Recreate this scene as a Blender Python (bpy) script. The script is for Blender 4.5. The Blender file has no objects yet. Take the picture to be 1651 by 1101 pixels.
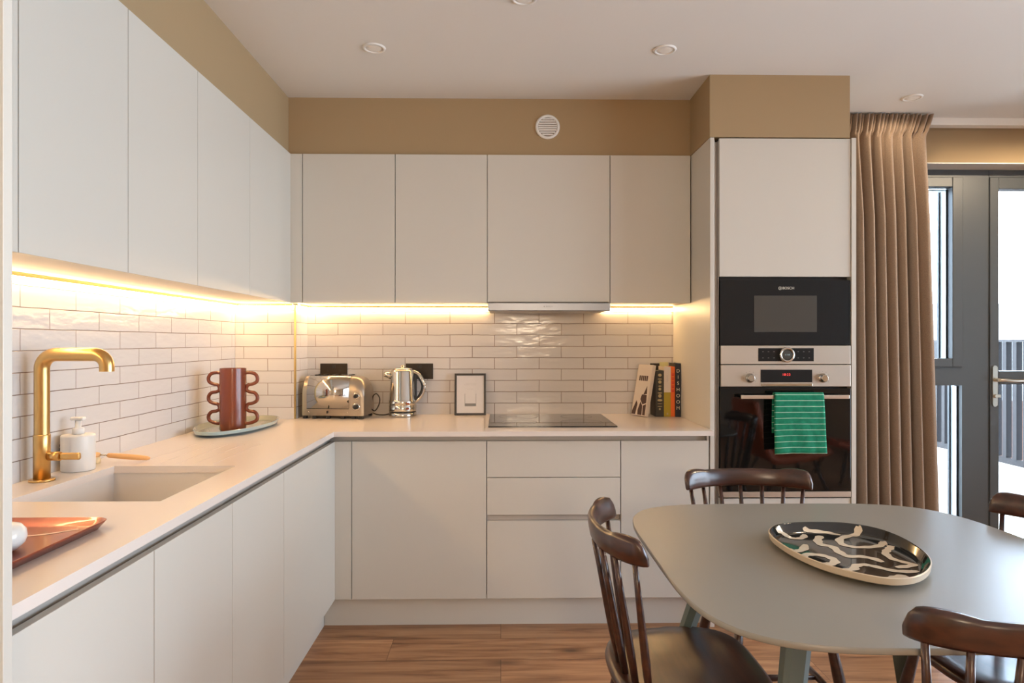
import bpy, bmesh, math, random
from mathutils import Vector, Matrix
random.seed(7)
PI = math.pi
sc = bpy.context.scene
col = sc.collection

# ------------------------------------------------------------------ camera
cam_d = bpy.data.cameras.new('camera')
cam_d.sensor_width = 36.0
cam_d.lens = 1060.0 / 1651.0 * 36.0
cam_d.clip_start = 0.02
cam = bpy.data.objects.new('camera', cam_d)
col.objects.link(cam)
cam.location = (0, 0, 1.287)
cam.rotation_euler = (PI / 2, 0, -math.atan(18 / 1060.0))
sc.camera = cam

# ------------------------------------------------------------------ view
sc.view_settings.view_transform = 'Standard'
sc.view_settings.look = 'None'
sc.view_settings.exposure = 0.40
sc.view_settings.gamma = 1.0
sc.view_settings.use_curve_mapping = False
sc.cycles.max_bounces = 12
sc.cycles.diffuse_bounces = 6
sc.cycles.glossy_bounces = 6
sc.cycles.transmission_bounces = 8
sc.cycles.sample_clamp_indirect = 6.0
sc.cycles.caustics_reflective = False
sc.cycles.caustics_refractive = False

# ------------------------------------------------------------------ sky
SKY = 8.2
GLOW = 7.5
w = bpy.data.worlds.new('sky')
sc.world = w
w.use_nodes = True
nt = w.node_tree
nt.nodes.clear()
out = nt.nodes.new('ShaderNodeOutputWorld')
bg = nt.nodes.new('ShaderNodeBackground')
tc = nt.nodes.new('ShaderNodeTexCoord')
sp = nt.nodes.new('ShaderNodeSeparateXYZ')
rmp = nt.nodes.new('ShaderNodeValToRGB')
rmp.color_ramp.elements[0].position = 0.0
rmp.color_ramp.elements[0].color = (0.76, 0.86, 1.0, 1)
rmp.color_ramp.elements[1].position = 0.7
rmp.color_ramp.elements[1].color = (0.55, 0.72, 1.0, 1)
nt.links.new(tc.outputs['Generated'], sp.inputs[0])
nt.links.new(sp.outputs['Z'], rmp.inputs[0])
nt.links.new(rmp.outputs[0], bg.inputs[0])
# hazy sun glow on the terrace side of the sky
nrm = nt.nodes.new('ShaderNodeVectorMath')
nrm.operation = 'DOT_PRODUCT'
nrm.inputs[1].default_value = Vector((0.25, 0.90, 0.25)).normalized()
nt.links.new(tc.outputs['Generated'], nrm.inputs[0])
cl = nt.nodes.new('ShaderNodeMath')
cl.operation = 'MAXIMUM'
cl.inputs[1].default_value = 0.0
nt.links.new(nrm.outputs['Value'], cl.inputs[0])
pw = nt.nodes.new('ShaderNodeMath')
pw.operation = 'POWER'
pw.inputs[1].default_value = 3.0
nt.links.new(cl.outputs[0], pw.inputs[0])
ma = nt.nodes.new('ShaderNodeMath')
ma.operation = 'MULTIPLY_ADD'
ma.inputs[1].default_value = SKY * GLOW
ma.inputs[2].default_value = SKY
nt.links.new(pw.outputs[0], ma.inputs[0])
nt.links.new(ma.outputs[0], bg.inputs[1])
nt.links.new(bg.outputs[0], out.inputs[0])


# sun high over the roof: it falls on the terrace, not into the room
sun_d = bpy.data.lights.new('sun', 'SUN')
sun_d.energy = 26.0
sun_d.angle = math.radians(1.5)
sun_d.color = (1.0, 0.93, 0.80)
sun = bpy.data.objects.new('sun', sun_d)
col.objects.link(sun)
sun.rotation_euler = Vector((0.40, 0.06, -0.90)).to_track_quat('-Z', 'Y').to_euler()


def portal(name, loc, rot, sx, sy):
    l = bpy.data.lights.new(name, 'AREA')
    l.shape = 'RECTANGLE'
    l.size, l.size_y = sx, sy
    l.cycles.is_portal = True
    o = bpy.data.objects.new(name, l)
    col.objects.link(o)
    o.location = loc
    o.rotation_euler = rot
    return o


portal('daylight_portal_garden', (2.75, 3.86, 1.14), (-PI / 2, 0, 0), 2.0, 2.27)
portal('daylight_portal_side', (4.24, 0.6, 1.22), (0, PI / 2, 0), 2.25, 4.6)


# ------------------------------------------------------------------ materials
MATS = {}


def mat(name, color, rough=0.5, metal=0.0, bump=None, coat=0.0, emit=None, estr=1.0, spec=0.5, aniso=0.0):
    m = bpy.data.materials.new(name)
    m.use_nodes = True
    n = m.node_tree
    b = n.nodes['Principled BSDF']
    b.inputs['Base Color'].default_value = (*color, 1)
    b.inputs['Roughness'].default_value = rough
    b.inputs['Metallic'].default_value = metal
    b.inputs['Coat Weight'].default_value = coat
    b.inputs['Specular IOR Level'].default_value = spec
    if emit:
        b.inputs['Emission Color'].default_value = (*emit, 1)
        b.inputs['Emission Strength'].default_value = estr
    # every surface carries a fine procedural variation of its roughness and relief
    t = n.nodes.new('ShaderNodeTexCoord')
    no = n.nodes.new('ShaderNodeTexNoise')
    sc_, st = bump if bump else (60, 0.02)
    no.inputs['Scale'].default_value = sc_
    no.inputs['Detail'].default_value = 3
    n.links.new(t.outputs['Object'], no.inputs['Vector'])
    bu = n.nodes.new('ShaderNodeBump')
    bu.inputs['Strength'].default_value = st
    bu.inputs['Distance'].default_value = 0.002
    n.links.new(no.outputs['Fac'], bu.inputs['Height'])
    n.links.new(bu.outputs[0], b.inputs['Normal'])
    MATS[name] = m
    return m


def ramp(n, stops):
    r = n.nodes.new('ShaderNodeValToRGB')
    e = r.color_ramp.elements
    e[0].position, e[0].color = stops[0][0], (*stops[0][1], 1)
    e[1].position, e[1].color = stops[-1][0], (*stops[-1][1], 1)
    for p, c in stops[1:-1]:
        x = e.new(p)
        x.color = (*c, 1)
    return r


CAB = mat('matt_cashmere_lacquer', (0.60, 0.575, 0.515), 0.42, bump=(180, 0.03))
CABIN = mat('cabinet_carcass', (0.60, 0.56, 0.50), 0.5)
PAINT = mat('beige_wall_paint', (0.37, 0.262, 0.142), 0.8, bump=(250, 0.08))
CEIL = mat('ceiling_paint', (0.74, 0.72, 0.68), 0.9, bump=(250, 0.05))
WALLW = mat('warm_white_paint', (0.66, 0.61, 0.53), 0.8)
WT = mat('quartz_worktop', (0.74, 0.67, 0.615), 0.22, bump=(300, 0.02))
SINKM = mat('sink_composite', (0.68, 0.65, 0.62), 0.3)
RAIL = mat('handle_rail_aluminium', (0.50, 0.47, 0.43), 0.42, 0.35)
STEEL = mat('brushed_steel', (0.50, 0.445, 0.37), 0.42, 1.0, bump=(400, 0.05))
HOODM = mat('hood_steel', (0.27, 0.29, 0.33), 0.34, 1.0, bump=(400, 0.05))
CHROME = mat('polished_steel', (0.60, 0.565, 0.51), 0.06, 1.0)
TOASTM = mat('toaster_cast_end', (0.42, 0.36, 0.29), 0.32, 0.85)
GLASSB = mat('black_glass', (0.005, 0.005, 0.005), 0.04, spec=0.42)
GLASSM = mat('microwave_glass', (0.006, 0.006, 0.006), 0.35, spec=0.3)
GLASSW = mat('microwave_window', (0.055, 0.052, 0.045), 0.30)
HOBG = mat('hob_glass', (0.012, 0.010, 0.010), 0.05, spec=0.7)
BLACK = mat('black_plastic', (0.012, 0.011, 0.010), 0.4)
BLACKM = mat('black_metal', (0.02, 0.015, 0.012), 0.35, 0.3)
SOCKETM = mat('bronze_black_plate', (0.035, 0.028, 0.022), 0.35, 0.6)
BRASS = mat('brushed_brass', (0.66, 0.42, 0.16), 0.30, 1.0)
TRIMB = mat('brass_trim', (0.72, 0.55, 0.25), 0.32, 1.0)
COPPER = mat('copper_enamel', (0.27, 0.062, 0.032), 0.32, 0.50, coat=0.3)
CREAM = mat('cream_line', (0.80, 0.60, 0.48), 0.4)
WHITEC = mat('white_glaze', (0.78, 0.76, 0.72), 0.18, coat=0.3)
SOAPM = mat('soap_bottle_white', (0.78, 0.75, 0.70), 0.4)
TERRA = mat('rust_glaze', (0.16, 0.034, 0.013), 0.26, coat=0.25, bump=(40, 0.06))
TEAL = mat('pale_teal_glaze', (0.31, 0.42, 0.45), 0.14, coat=0.5)
TEALIN = mat('teal_tray_inside', (0.28, 0.29, 0.22), 0.16, coat=0.5)
GREEN = None
TABLE = mat('table_lacquer', (0.270, 0.262, 0.232), 0.35, bump=(300, 0.03))
TABLEG = mat('table_leg_paint', (0.10, 0.13, 0.12), 0.45)
WBROWN = mat('table_edge_wood', (0.12, 0.06, 0.03), 0.5)
DISHB = mat('black_glaze', (0.012, 0.012, 0.010), 0.10, coat=0.5)
DISHC = mat('cream_glaze', (0.70, 0.60, 0.45), 0.22, coat=0.4)
DISHR = mat('dish_side_clay', (0.62, 0.52, 0.39), 0.35)
BRISTLE = mat('bristle', (0.75, 0.60, 0.35), 0.8)
BEECH = mat('beech_wood', (0.72, 0.40, 0.16), 0.45, bump=(90, 0.1))
FRAMEG = mat('window_frame_grey', (0.060, 0.067, 0.072), 0.42)
REVEAL = mat('glazing_bead_white', (0.75, 0.80, 0.82), 0.4)
HANDLEM = mat('satin_steel', (0.72, 0.66, 0.56), 0.28, 1.0)
PVC = mat('white_plastic', (0.80, 0.78, 0.74), 0.4)
VENTD = mat('vent_recess', (0.32, 0.27, 0.22), 0.7)
RAILF = mat('balcony_fin_metal', (0.022, 0.017, 0.019), 0.5)
KERB = mat('balcony_kerb_render', (0.60, 0.62, 0.64), 0.8)
PAVE = mat('balcony_paving', (0.50, 0.49, 0.46), 0.8, bump=(30, 0.2))
CLAD = mat('pale_cladding', (0.80, 0.78, 0.74), 0.8)
BRICKF = mat('far_brick', (0.42, 0.20, 0.13), 0.9)
PAPER = mat('print_paper', (0.72, 0.69, 0.67), 0.6)
INKG = mat('print_ink_grey', (0.22, 0.22, 0.22), 0.6)
INKL = mat('print_ink_light', (0.50, 0.47, 0.45), 0.6)
LOGO = mat('logo_silver', (0.75, 0.72, 0.62), 0.4)
LOGOD = mat('logo_dark', (0.10, 0.10, 0.10), 0.4)
RUST = mat('rust_leather', (0.60, 0.12, 0.035), 0.5)
DARKW = mat('dark_floor_base', (0.05, 0.04, 0.035), 0.5)
SOFA = mat('grey_wool', (0.25, 0.24, 0.23), 0.9)
BK_DARK = mat('book_dark_spine', (0.030, 0.026, 0.020), 0.45)
BK_GOLD = mat('book_gold_print', (0.42, 0.33, 0.16), 0.5)
BK_WHITE = mat('book_white_cover', (0.66, 0.58, 0.50), 0.5)
BK_OLIVE = mat('book_olive_cover', (0.40, 0.29, 0.02), 0.5)
BK_ORANGE = mat('book_orange_cover', (0.80, 0.14, 0.01), 0.5)
BK_RED = mat('book_red_print', (0.65, 0.02, 0.01), 0.5)
BK_NAVY = mat('book_navy_cover', (0.006, 0.008, 0.018), 0.4)
BK_BROWN = mat('book_brown_print', (0.055, 0.022, 0.018), 0.5)
BK_PAGES = mat('book_pages', (0.75, 0.66, 0.48), 0.8)
BK_LIME = mat('book_pale_green', (0.62, 0.62, 0.32), 0.6)
CORD = mat('black_cord', (0.015, 0.012, 0.010), 0.5)
LED = mat('led_diffuser', (1, 0.8, 0.6), 0.5, emit=(1.0, 0.63, 0.29), estr=49.0)
LAMP = mat('downlight_lens', (0.85, 0.82, 0.76), 0.4, emit=(1.0, 0.82, 0.62), estr=0.0)
FILL_LANTERN = mat('fill_lantern_glow', (0.9, 0.85, 0.75), 0.8, emit=(1.0, 0.77, 0.54), estr=33.0)  # glow of the added fill lantern
REDLED = mat('red_display', (0.3, 0.01, 0.01), 0.4, emit=(1.0, 0.06, 0.05), estr=1.2)
BLUELED = mat('dial_display', (0.10, 0.12, 0.12), 0.4, emit=(0.5, 0.75, 0.8), estr=0.25)


def tile_material():
    m = bpy.data.materials.new('glazed_metro_tiles')
    m.use_nodes = True
    n = m.node_tree
    L = n.links.new
    b = n.nodes['Principled BSDF']
    uv = n.nodes.new('ShaderNodeUVMap')
    uv.uv_map = 'UVMap'
    # slight hand-made wobble of the tile edges
    wn = n.nodes.new('ShaderNodeTexNoise')
    wn.inputs['Scale'].default_value = 9
    wn.inputs['Detail'].default_value = 2
    L(uv.outputs[0], wn.inputs['Vector'])
    va = n.nodes.new('ShaderNodeVectorMath')
    va.operation = 'MULTIPLY_ADD'
    va.inputs[1].default_value = (0.004, 0.004, 0)
    L(wn.outputs['Color'], va.inputs[0])
    L(uv.outputs[0], va.inputs[2])
    br = n.nodes.new('ShaderNodeTexBrick')
    br.offset = 0.5
    br.inputs['Scale'].default_value = 1.0
    br.inputs['Brick Width'].default_value = 0.2428
    br.inputs['Row Height'].default_value = 0.0618
    br.inputs['Mortar Size'].default_value = 0.0015
    br.inputs['Mortar Smooth'].default_value = 0.35
    br.inputs['Bias'].default_value = 0.0
    br.inputs['Color1'].default_value = (0.655, 0.63, 0.61, 1)
    br.inputs['Color2'].default_value = (0.69, 0.66, 0.635, 1)
    br.inputs['Mortar'].default_value = (0.24, 0.17, 0.13, 1)
    L(va.outputs[0], br.inputs['Vector'])
    L(br.outputs['Color'], b.inputs['Base Color'])
    mp = n.nodes.new('ShaderNodeMapping')
    mp.inputs['Scale'].default_value = (14, 34, 1)
    L(uv.outputs[0], mp.inputs[0])
    # each tile gets its own relief: shift the noise by the tile's tint
    bv = n.nodes.new('ShaderNodeVectorMath')
    bv.operation = 'MULTIPLY_ADD'
    bv.inputs[1].default_value = (60, 60, 60)
    L(br.outputs['Color'], bv.inputs[0])
    L(mp.outputs[0], bv.inputs[2])
    ns = n.nodes.new('ShaderNodeTexNoise')
    ns.inputs['Scale'].default_value = 0.9
    ns.inputs['Detail'].default_value = 2.5
    L(bv.outputs[0], ns.inputs['Vector'])
    mx = n.nodes.new('ShaderNodeMath')
    mx.operation = 'MULTIPLY_ADD'
    mx.inputs[1].default_value = -1.4
    L(br.outputs['Fac'], mx.inputs[0])
    L(ns.outputs['Fac'], mx.inputs[2])
    bu = n.nodes.new('ShaderNodeBump')
    bu.inputs['Strength'].default_value = 0.8
    bu.inputs['Distance'].default_value = 0.0022
    L(mx.outputs[0], bu.inputs['Height'])
    L(bu.outputs[0], b.inputs['Normal'])
    rr = ramp(n, [(0.0, (0.16,) * 3), (1.0, (0.8,) * 3)])
    L(br.outputs['Fac'], rr.inputs[0])
    L(rr.outputs[0], b.inputs['Roughness'])
    return m


def wood_floor_material():
    m = bpy.data.materials.new('oak_plank_floor')
    m.use_nodes = True
    n = m.node_tree
    L = n.links.new
    b = n.nodes['Principled BSDF']
    t = n.nodes.new('ShaderNodeTexCoord')
    br = n.nodes.new('ShaderNodeTexBrick')
    br.offset = 0.37
    br.inputs['Scale'].default_value = 1.0
    br.inputs['Brick Width'].default_value = 1.25
    br.inputs['Row Height'].default_value = 0.19
    br.inputs['Mortar Size'].default_value = 0.0009
    br.inputs['Mortar Smooth'].default_value = 0.3
    br.inputs['Color1'].default_value = (0, 0, 0, 1)
    br.inputs['Color2'].default_value = (1, 1, 1, 1)
    br.inputs['Mortar'].default_value = (0, 0, 0, 1)
    L(t.outputs['Object'], br.inputs['Vector'])
    mp = n.nodes.new('ShaderNodeMapping')
    mp.inputs['Scale'].default_value = (1.3, 16, 1)
    L(t.outputs['Object'], mp.inputs[0])
    off = n.nodes.new('ShaderNodeVectorMath')
    off.operation = 'MULTIPLY_ADD'
    off.inputs[1].default_value = (7, 31, 11)
    L(br.outputs['Color'], off.inputs[0])
    L(mp.outputs[0], off.inputs[2])
    g = n.nodes.new('ShaderNodeTexNoise')
    g.inputs['Scale'].default_value = 1.6
    g.inputs['Detail'].default_value = 7
    g.inputs['Roughness'].default_value = 0.62
    g.inputs['Distortion'].default_value = 0.6
    L(off.outputs[0], g.inputs['Vector'])
    rc = ramp(n, [(0.27, (0.15, 0.060, 0.026)), (0.42, (0.33, 0.155, 0.070)), (0.58, (0.47, 0.245, 0.118)), (0.78, (0.58, 0.335, 0.175))])
    L(g.outputs['Fac'], rc.inputs[0])
    # knots
    kp = n.nodes.new('ShaderNodeMapping')
    kp.inputs['Scale'].default_value = (1.9, 5.6, 1)
    kp.inputs['Location'].default_value = (0.3, 0.2, 0)
    L(t.outputs['Object'], kp.inputs[0])
    vo = n.nodes.new('ShaderNodeTexVoronoi')
    vo.inputs['Scale'].default_value = 1.0
    L(kp.outputs[0], vo.inputs['Vector'])
    kr = ramp(n, [(0.03, (0.10, 0.08, 0.07)), (0.10, (0.55, 0.50, 0.46)), (0.20, (1, 1, 1))])
    L(vo.outputs['Distance'], kr.inputs[0])
    mk = n.nodes.new('ShaderNodeMix')
    mk.data_type = 'RGBA'
    mk.blend_type = 'MULTIPLY'
    mk.inputs[0].default_value = 0.8
    L(rc.outputs[0], mk.inputs[6])
    L(kr.outputs[0], mk.inputs[7])
    # plank tint and seams
    pt = ramp(n, [(0.0, (0.80,) * 3), (1.0, (1.1,) * 3)])
    L(br.outputs['Color'], pt.inputs[0])
    m2 = n.nodes.new('ShaderNodeMix')
    m2.data_type = 'RGBA'
    m2.blend_type = 'MULTIPLY'
    m2.inputs[0].default_value = 1
    L(mk.outputs[2], m2.inputs[6])
    L(pt.outputs[0], m2.inputs[7])
    m3 = n.nodes.new('ShaderNodeMix')
    m3.data_type = 'RGBA'
    m3.inputs[7].default_value = (0.05, 0.022, 0.012, 1)
    L(br.outputs['Fac'], m3.inputs[0])
    L(m2.outputs[2], m3.inputs[6])
    L(m3.outputs[2], b.inputs['Base Color'])
    b.inputs['Roughness'].default_value = 0.42
    bu = n.nodes.new('ShaderNodeBump')
    bu.inputs['Strength'].default_value = 0.25
    bu.inputs['Distance'].default_value = 0.002
    L(g.outputs['Fac'], bu.inputs['Height'])
    L(bu.outputs[0], b.inputs['Normal'])
    return m


def dark_wood_material():
    m = bpy.data.materials.new('dark_stained_beech')
    m.use_nodes = True
    n = m.node_tree
    L = n.links.new
    b = n.nodes['Principled BSDF']
    t = n.nodes.new('ShaderNodeTexCoord')
    mp = n.nodes.new('ShaderNodeMapping')
    mp.inputs['Scale'].default_value = (6, 40, 40)
    L(t.outputs['Object'], mp.inputs[0])
    g = n.nodes.new('ShaderNodeTexNoise')
    g.inputs['Scale'].default_value = 1.2
    g.inputs['Detail'].default_value = 5
    L(mp.outputs[0], g.inputs['Vector'])
    rc = ramp(n, [(0.3, (0.022, 0.008, 0.005)), (0.7, (0.072, 0.024, 0.013))])
    L(g.outputs['Fac'], rc.inputs[0])
    L(rc.outputs[0], b.inputs['Base Color'])
    b.inputs['Roughness'].default_value = 0.30
    b.inputs['Coat Weight'].default_value = 0.35
    b.inputs['Coat Roughness'].default_value = 0.2
    return m


def curtain_material():
    m = bpy.data.materials.new('brown_linen')
    m.use_nodes = True
    n = m.node_tree
    L = n.links.new
    b = n.nodes['Principled BSDF']
    t = n.nodes.new('ShaderNodeTexCoord')
    mp = n.nodes.new('ShaderNodeMapping')
    mp.inputs['Scale'].default_value = (700, 700, 350)
    L(t.outputs['Object'], mp.inputs[0])
    g = n.nodes.new('ShaderNodeTexNoise')
    g.inputs['Scale'].default_value = 1
    g.inputs['Detail'].default_value = 2
    L(mp.outputs[0], g.inputs['Vector'])
    rc = ramp(n, [(0.35, (0.20, 0.140, 0.098)), (0.65, (0.33, 0.240, 0.172))])
    L(g.outputs['Fac'], rc.inputs[0])
    L(rc.outputs[0], b.inputs['Base Color'])
    b.inputs['Roughness'].default_value = 0.9
    b.inputs['Sheen Weight'].default_value = 0.3
    return m


def towel_material():
    m = bpy.data.materials.new('green_striped_cotton')
    m.use_nodes = True
    n = m.node_tree
    L = n.links.new
    b = n.nodes['Principled BSDF']
    uv = n.nodes.new('ShaderNodeUVMap')
    uv.uv_map = 'UVMap'
    s = n.nodes.new('ShaderNodeSeparateXYZ')
    L(uv.outputs[0], s.inputs[0])
    a = n.nodes.new('ShaderNodeMath')
    a.operation = 'MULTIPLY'
    a.inputs[1].default_value = 1 / 0.0262
    L(s.outputs['Y'], a.inputs[0])
    f = n.nodes.new('ShaderNodeMath')
    f.operation = 'FRACT'
    L(a.outputs[0], f.inputs[0])
    lt = n.nodes.new('ShaderNodeMath')
    lt.operation = 'LESS_THAN'
    lt.inputs[1].default_value = 0.085
    L(f.outputs[0], lt.inputs[0])
    no = n.nodes.new('ShaderNodeTexNoise')
    no.inputs['Scale'].default_value = 45
    L(uv.outputs[0], no.inputs['Vector'])
    rc = ramp(n, [(0.3, (0.0, 0.16, 0.085)), (0.7, (0.005, 0.235, 0.125))])
    L(no.outputs['Fac'], rc.inputs[0])
    mx = n.nodes.new('ShaderNodeMix')
    mx.data_type = 'RGBA'
    L(lt.outputs[0], mx.inputs[0])
    L(rc.outputs[0], mx.inputs[6])
    mx.inputs[7].default_value = (0.45, 0.72, 0.55, 1)
    L(mx.outputs[2], b.inputs['Base Color'])
    b.inputs['Roughness'].default_value = 0.9
    return m


def glass_material(name, tint):
    m = bpy.data.materials.new(name)
    m.use_nodes = True
    n = m.node_tree
    n.nodes.clear()
    L = n.links.new
    o = n.nodes.new('ShaderNodeOutputMaterial')
    tr = n.nodes.new('ShaderNodeBsdfTransparent')
    tr.inputs[0].default_value = (*tint, 1)
    gl = n.nodes.new('ShaderNodeBsdfGlossy')
    gl.inputs['Roughness'].default_value = 0.01
    fr = n.nodes.new('ShaderNodeFresnel')
    fr.inputs['IOR'].default_value = 1.45
    mx = n.nodes.new('ShaderNodeMixShader')
    L(fr.outputs[0], mx.inputs[0])
    L(tr.outputs[0], mx.inputs[1])
    L(gl.outputs[0], mx.inputs[2])
    L(mx.outputs[0], o.inputs[0])
    return m


TILE = tile_material()
FLOORM = wood_floor_material()
DWOOD = dark_wood_material()
LINEN = curtain_material()
GREEN = towel_material()
GLASS = glass_material('clear_glass', (0.93, 0.95, 0.95))
DIMGLASS = glass_material('dimmed_view_glass', (0.58, 0.61, 0.62))  # grey tint added to dim the bright view outside


# ------------------------------------------------------------------ mesh helpers
def newbm():
    return bmesh.new()


def add_box(bm, x0, x1, y0, y1, z0, z1, bev=0.0, seg=2, M=None, mi=0):
    ret = bmesh.ops.create_cube(bm, size=1.0)
    vs = ret['verts']
    for v in vs:
        v.co = Vector(((x0 + x1) / 2 + v.co.x * (x1 - x0), (y0 + y1) / 2 + v.co.y * (y1 - y0), (z0 + z1) / 2 + v.co.z * (z1 - z0)))
    fs = set(f for v in vs for f in v.link_faces)
    for f in fs:
        f.material_index = mi
    if bev > 0:
        es = list({e for v in vs for e in v.link_edges})
        r = bmesh.ops.bevel(bm, geom=es, offset=bev, segments=seg, affect='EDGES', profile=0.5)
        vs = list({v for f in r['faces'] for v in f.verts} | {v for v in vs if v.is_valid})
    if M is not None:
        for v in vs:
            v.co = M @ v.co
    return vs


def box(x0, x1, y0, y1, z0, z1, bev=0.0, seg=2):
    bm = newbm()
    add_box(bm, x0, x1, y0, y1, z0, z1, bev, seg)
    return bm


def frame_dirs(t):
    t = t.normalized()
    up = Vector((0, 0, 1)) if abs(t.z) < 0.95 else Vector((1, 0, 0))
    a = t.cross(up).normalized()
    return a, t.cross(a).normalized()


def add_tube(bm, pts, rad, n=16, closed_caps=True, mi=0):
    pts = [Vector(p) for p in pts]
    if not isinstance(rad, (list, tuple)):
        rad = [rad] * len(pts)
    rings = []
    t0 = (pts[1] - pts[0]).normalized()
    a, b = frame_dirs(t0)
    for i, p in enumerate(pts):
        if i == 0:
            t = pts[1] - pts[0]
        elif i == len(pts) - 1:
            t = pts[-1] - pts[-2]
        else:
            t = (pts[i + 1] - pts[i]).normalized() + (pts[i] - pts[i - 1]).normalized()
        t.normalize()
        a = (a - t * a.dot(t)).normalized()
        b = t.cross(a).normalized()
        rings.append([bm.verts.new(p + (a * math.cos(2 * PI * k / n) + b * math.sin(2 * PI * k / n)) * rad[i]) for k in range(n)])
    for i in range(len(rings) - 1):
        for k in range(n):
            f = bm.faces.new((rings[i][k], rings[i][(k + 1) % n], rings[i + 1][(k + 1) % n], rings[i + 1][k]))
            f.smooth = True
            f.material_index = mi
    if closed_caps:
        bm.faces.new(rings[0][::-1]).material_index = mi
        bm.faces.new(rings[-1]).material_index = mi


def add_lathe(bm, prof, c=(0, 0, 0), n=40, axis='Z', mi=0, cap=True):
    """prof: list of (radius, height) from bottom to top"""
    c = Vector(c)
    rings = []
    for r, h in prof:
        ring = []
        for k in range(n):
            q = 2 * PI * k / n
            x, y = r * math.cos(q), r * math.sin(q)
            if axis == 'Z':
                v = Vector((x, y, h))
            elif axis == 'Y':
                v = Vector((x, -h, y))
            else:
                v = Vector((h, x, y))
            ring.append(bm.verts.new(c + v))
        rings.append(ring)
    for i in range(len(rings) - 1):
        for k in range(n):
            f = bm.faces.new((rings[i][k], rings[i][(k + 1) % n], rings[i + 1][(k + 1) % n], rings[i + 1][k]))
            f.smooth = True
            f.material_index = mi
    if cap:
        bm.faces.new(rings[0][::-1]).material_index = mi
        bm.faces.new(rings[-1]).material_index = mi


def add_prism(bm, poly, z0, z1, M=None, mi=0, smooth=False):
    """poly in XY extruded along Z"""
    lo = [bm.verts.new((x, y, z0)) for x, y in poly]
    hi = [bm.verts.new((x, y, z1)) for x, y in poly]
    n = len(poly)
    fs = [bm.faces.new(lo[::-1]), bm.faces.new(hi)]
    for k in range(n):
        f = bm.faces.new((lo[k], lo[(k + 1) % n], hi[(k + 1) % n], hi[k]))
        f.smooth = smooth
        fs.append(f)
    for f in fs:
        f.material_index = mi
    if M is not None:
        for v in lo + hi:
            v.co = M @ v.co
    return lo + hi


def rrect(x0, x1, y0, y1, r, n=6):
    pts = []
    for cx, cy, a0 in ((x1 - r, y1 - r, 0), (x0 + r, y1 - r, 90), (x0 + r, y0 + r, 180), (x1 - r, y0 + r, 270)):
        for k in range(n + 1):
            a = math.radians(a0 + 90 * k / n)
            pts.append((cx + r * math.cos(a), cy + r * math.sin(a)))
    return pts


def cell_slab(xs, ys, top, z0):
    """slab from rectangular cells: top(i, j) gives a cell's top height or None for a hole"""
    bm = newbm()
    V = {}

    def v(x, y, z):
        k = (round(x, 5), round(y, 5), round(z, 5))
        if k not in V:
            V[k] = bm.verts.new(k)
        return V[k]
    nx, ny = len(xs) - 1, len(ys) - 1
    H = {(i, j): top(i, j) for i in range(nx) for j in range(ny)}
    g = lambda i, j: H.get((i, j))

    def quad(*c):
        vs = [v(*q) for q in c]
        if len(set(vs)) == 4:
            bm.faces.new(vs)
    for i in range(nx):
        for j in range(ny):
            h = g(i, j)
            if h is None:
                continue
            x0, x1, y0, y1 = xs[i], xs[i + 1], ys[j], ys[j + 1]
            quad((x0, y0, h), (x1, y0, h), (x1, y1, h), (x0, y1, h))
            quad((x0, y1, z0), (x1, y1, z0), (x1, y0, z0), (x0, y0, z0))
            for di, dj, a, b in ((-1, 0, (x0, y1), (x0, y0)), (1, 0, (x1, y0), (x1, y1)), (0, -1, (x0, y0), (x1, y0)), (0, 1, (x1, y1), (x0, y1))):
                o = g(i + di, j + dj)
                lo = z0 if o is None else o
                if lo < h:
                    quad((a[0], a[1], lo), (b[0], b[1], lo), (b[0], b[1], h), (a[0], a[1], h))
    return bm


def world_of(p):
    v = Vector((0, 0, 0))
    while p is not None:
        v += p.location
        p = p.parent
    return v


def obj(name, bm, m, parent=None, smooth_angle=None, local=False):
    """link a bmesh (authored in world space unless local) as one object"""
    me = bpy.data.meshes.new(name)
    bmesh.ops.recalc_face_normals(bm, faces=bm.faces[:])
    if parent is not None and not local:
        s = world_of(parent)
        for v in bm.verts:
            v.co -= s
    bm.to_mesh(me)
    bm.free()
    for x in (m if isinstance(m, (list, tuple)) else [m]):
        me.materials.append(x)
    if smooth_angle:
        me.polygons.foreach_set('use_smooth', [True] * len(me.polygons))
        me.set_sharp_from_angle(angle=math.radians(smooth_angle))
    o = bpy.data.objects.new(name, me)
    col.objects.link(o)
    o.parent = parent
    return o


def tag(o, label, cat, group=None):
    o['label'] = label
    o['category'] = cat
    if group:
        o['group'] = group
    return o


def thing(name, loc, label, cat, group=None, rz=0.0):
    o = bpy.data.objects.new(name, None)
    col.objects.link(o)
    o.location = loc
    o.rotation_euler = (0, 0, rz)
    o.empty_display_size = 0.05
    return tag(o, label, cat, group)


def solo(name, bm, m, label, cat, group=None, smooth_angle=None):
    """a thing that is one mesh; its origin sits at its base"""
    xs = [v.co.x for v in bm.verts]
    ys = [v.co.y for v in bm.verts]
    zs = [v.co.z for v in bm.verts]
    c = Vector(((min(xs) + max(xs)) / 2, (min(ys) + max(ys)) / 2, min(zs)))
    for v in bm.verts:
        v.co -= c
    o = obj(name, bm, m, None, smooth_angle)
    o.location = c
    return tag(o, label, cat, group)


def struct(name, bm, m, parent=None):
    o = obj(name, bm, m, parent)
    if parent is None:
        o['kind'] = 'structure'
    return o


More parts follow.
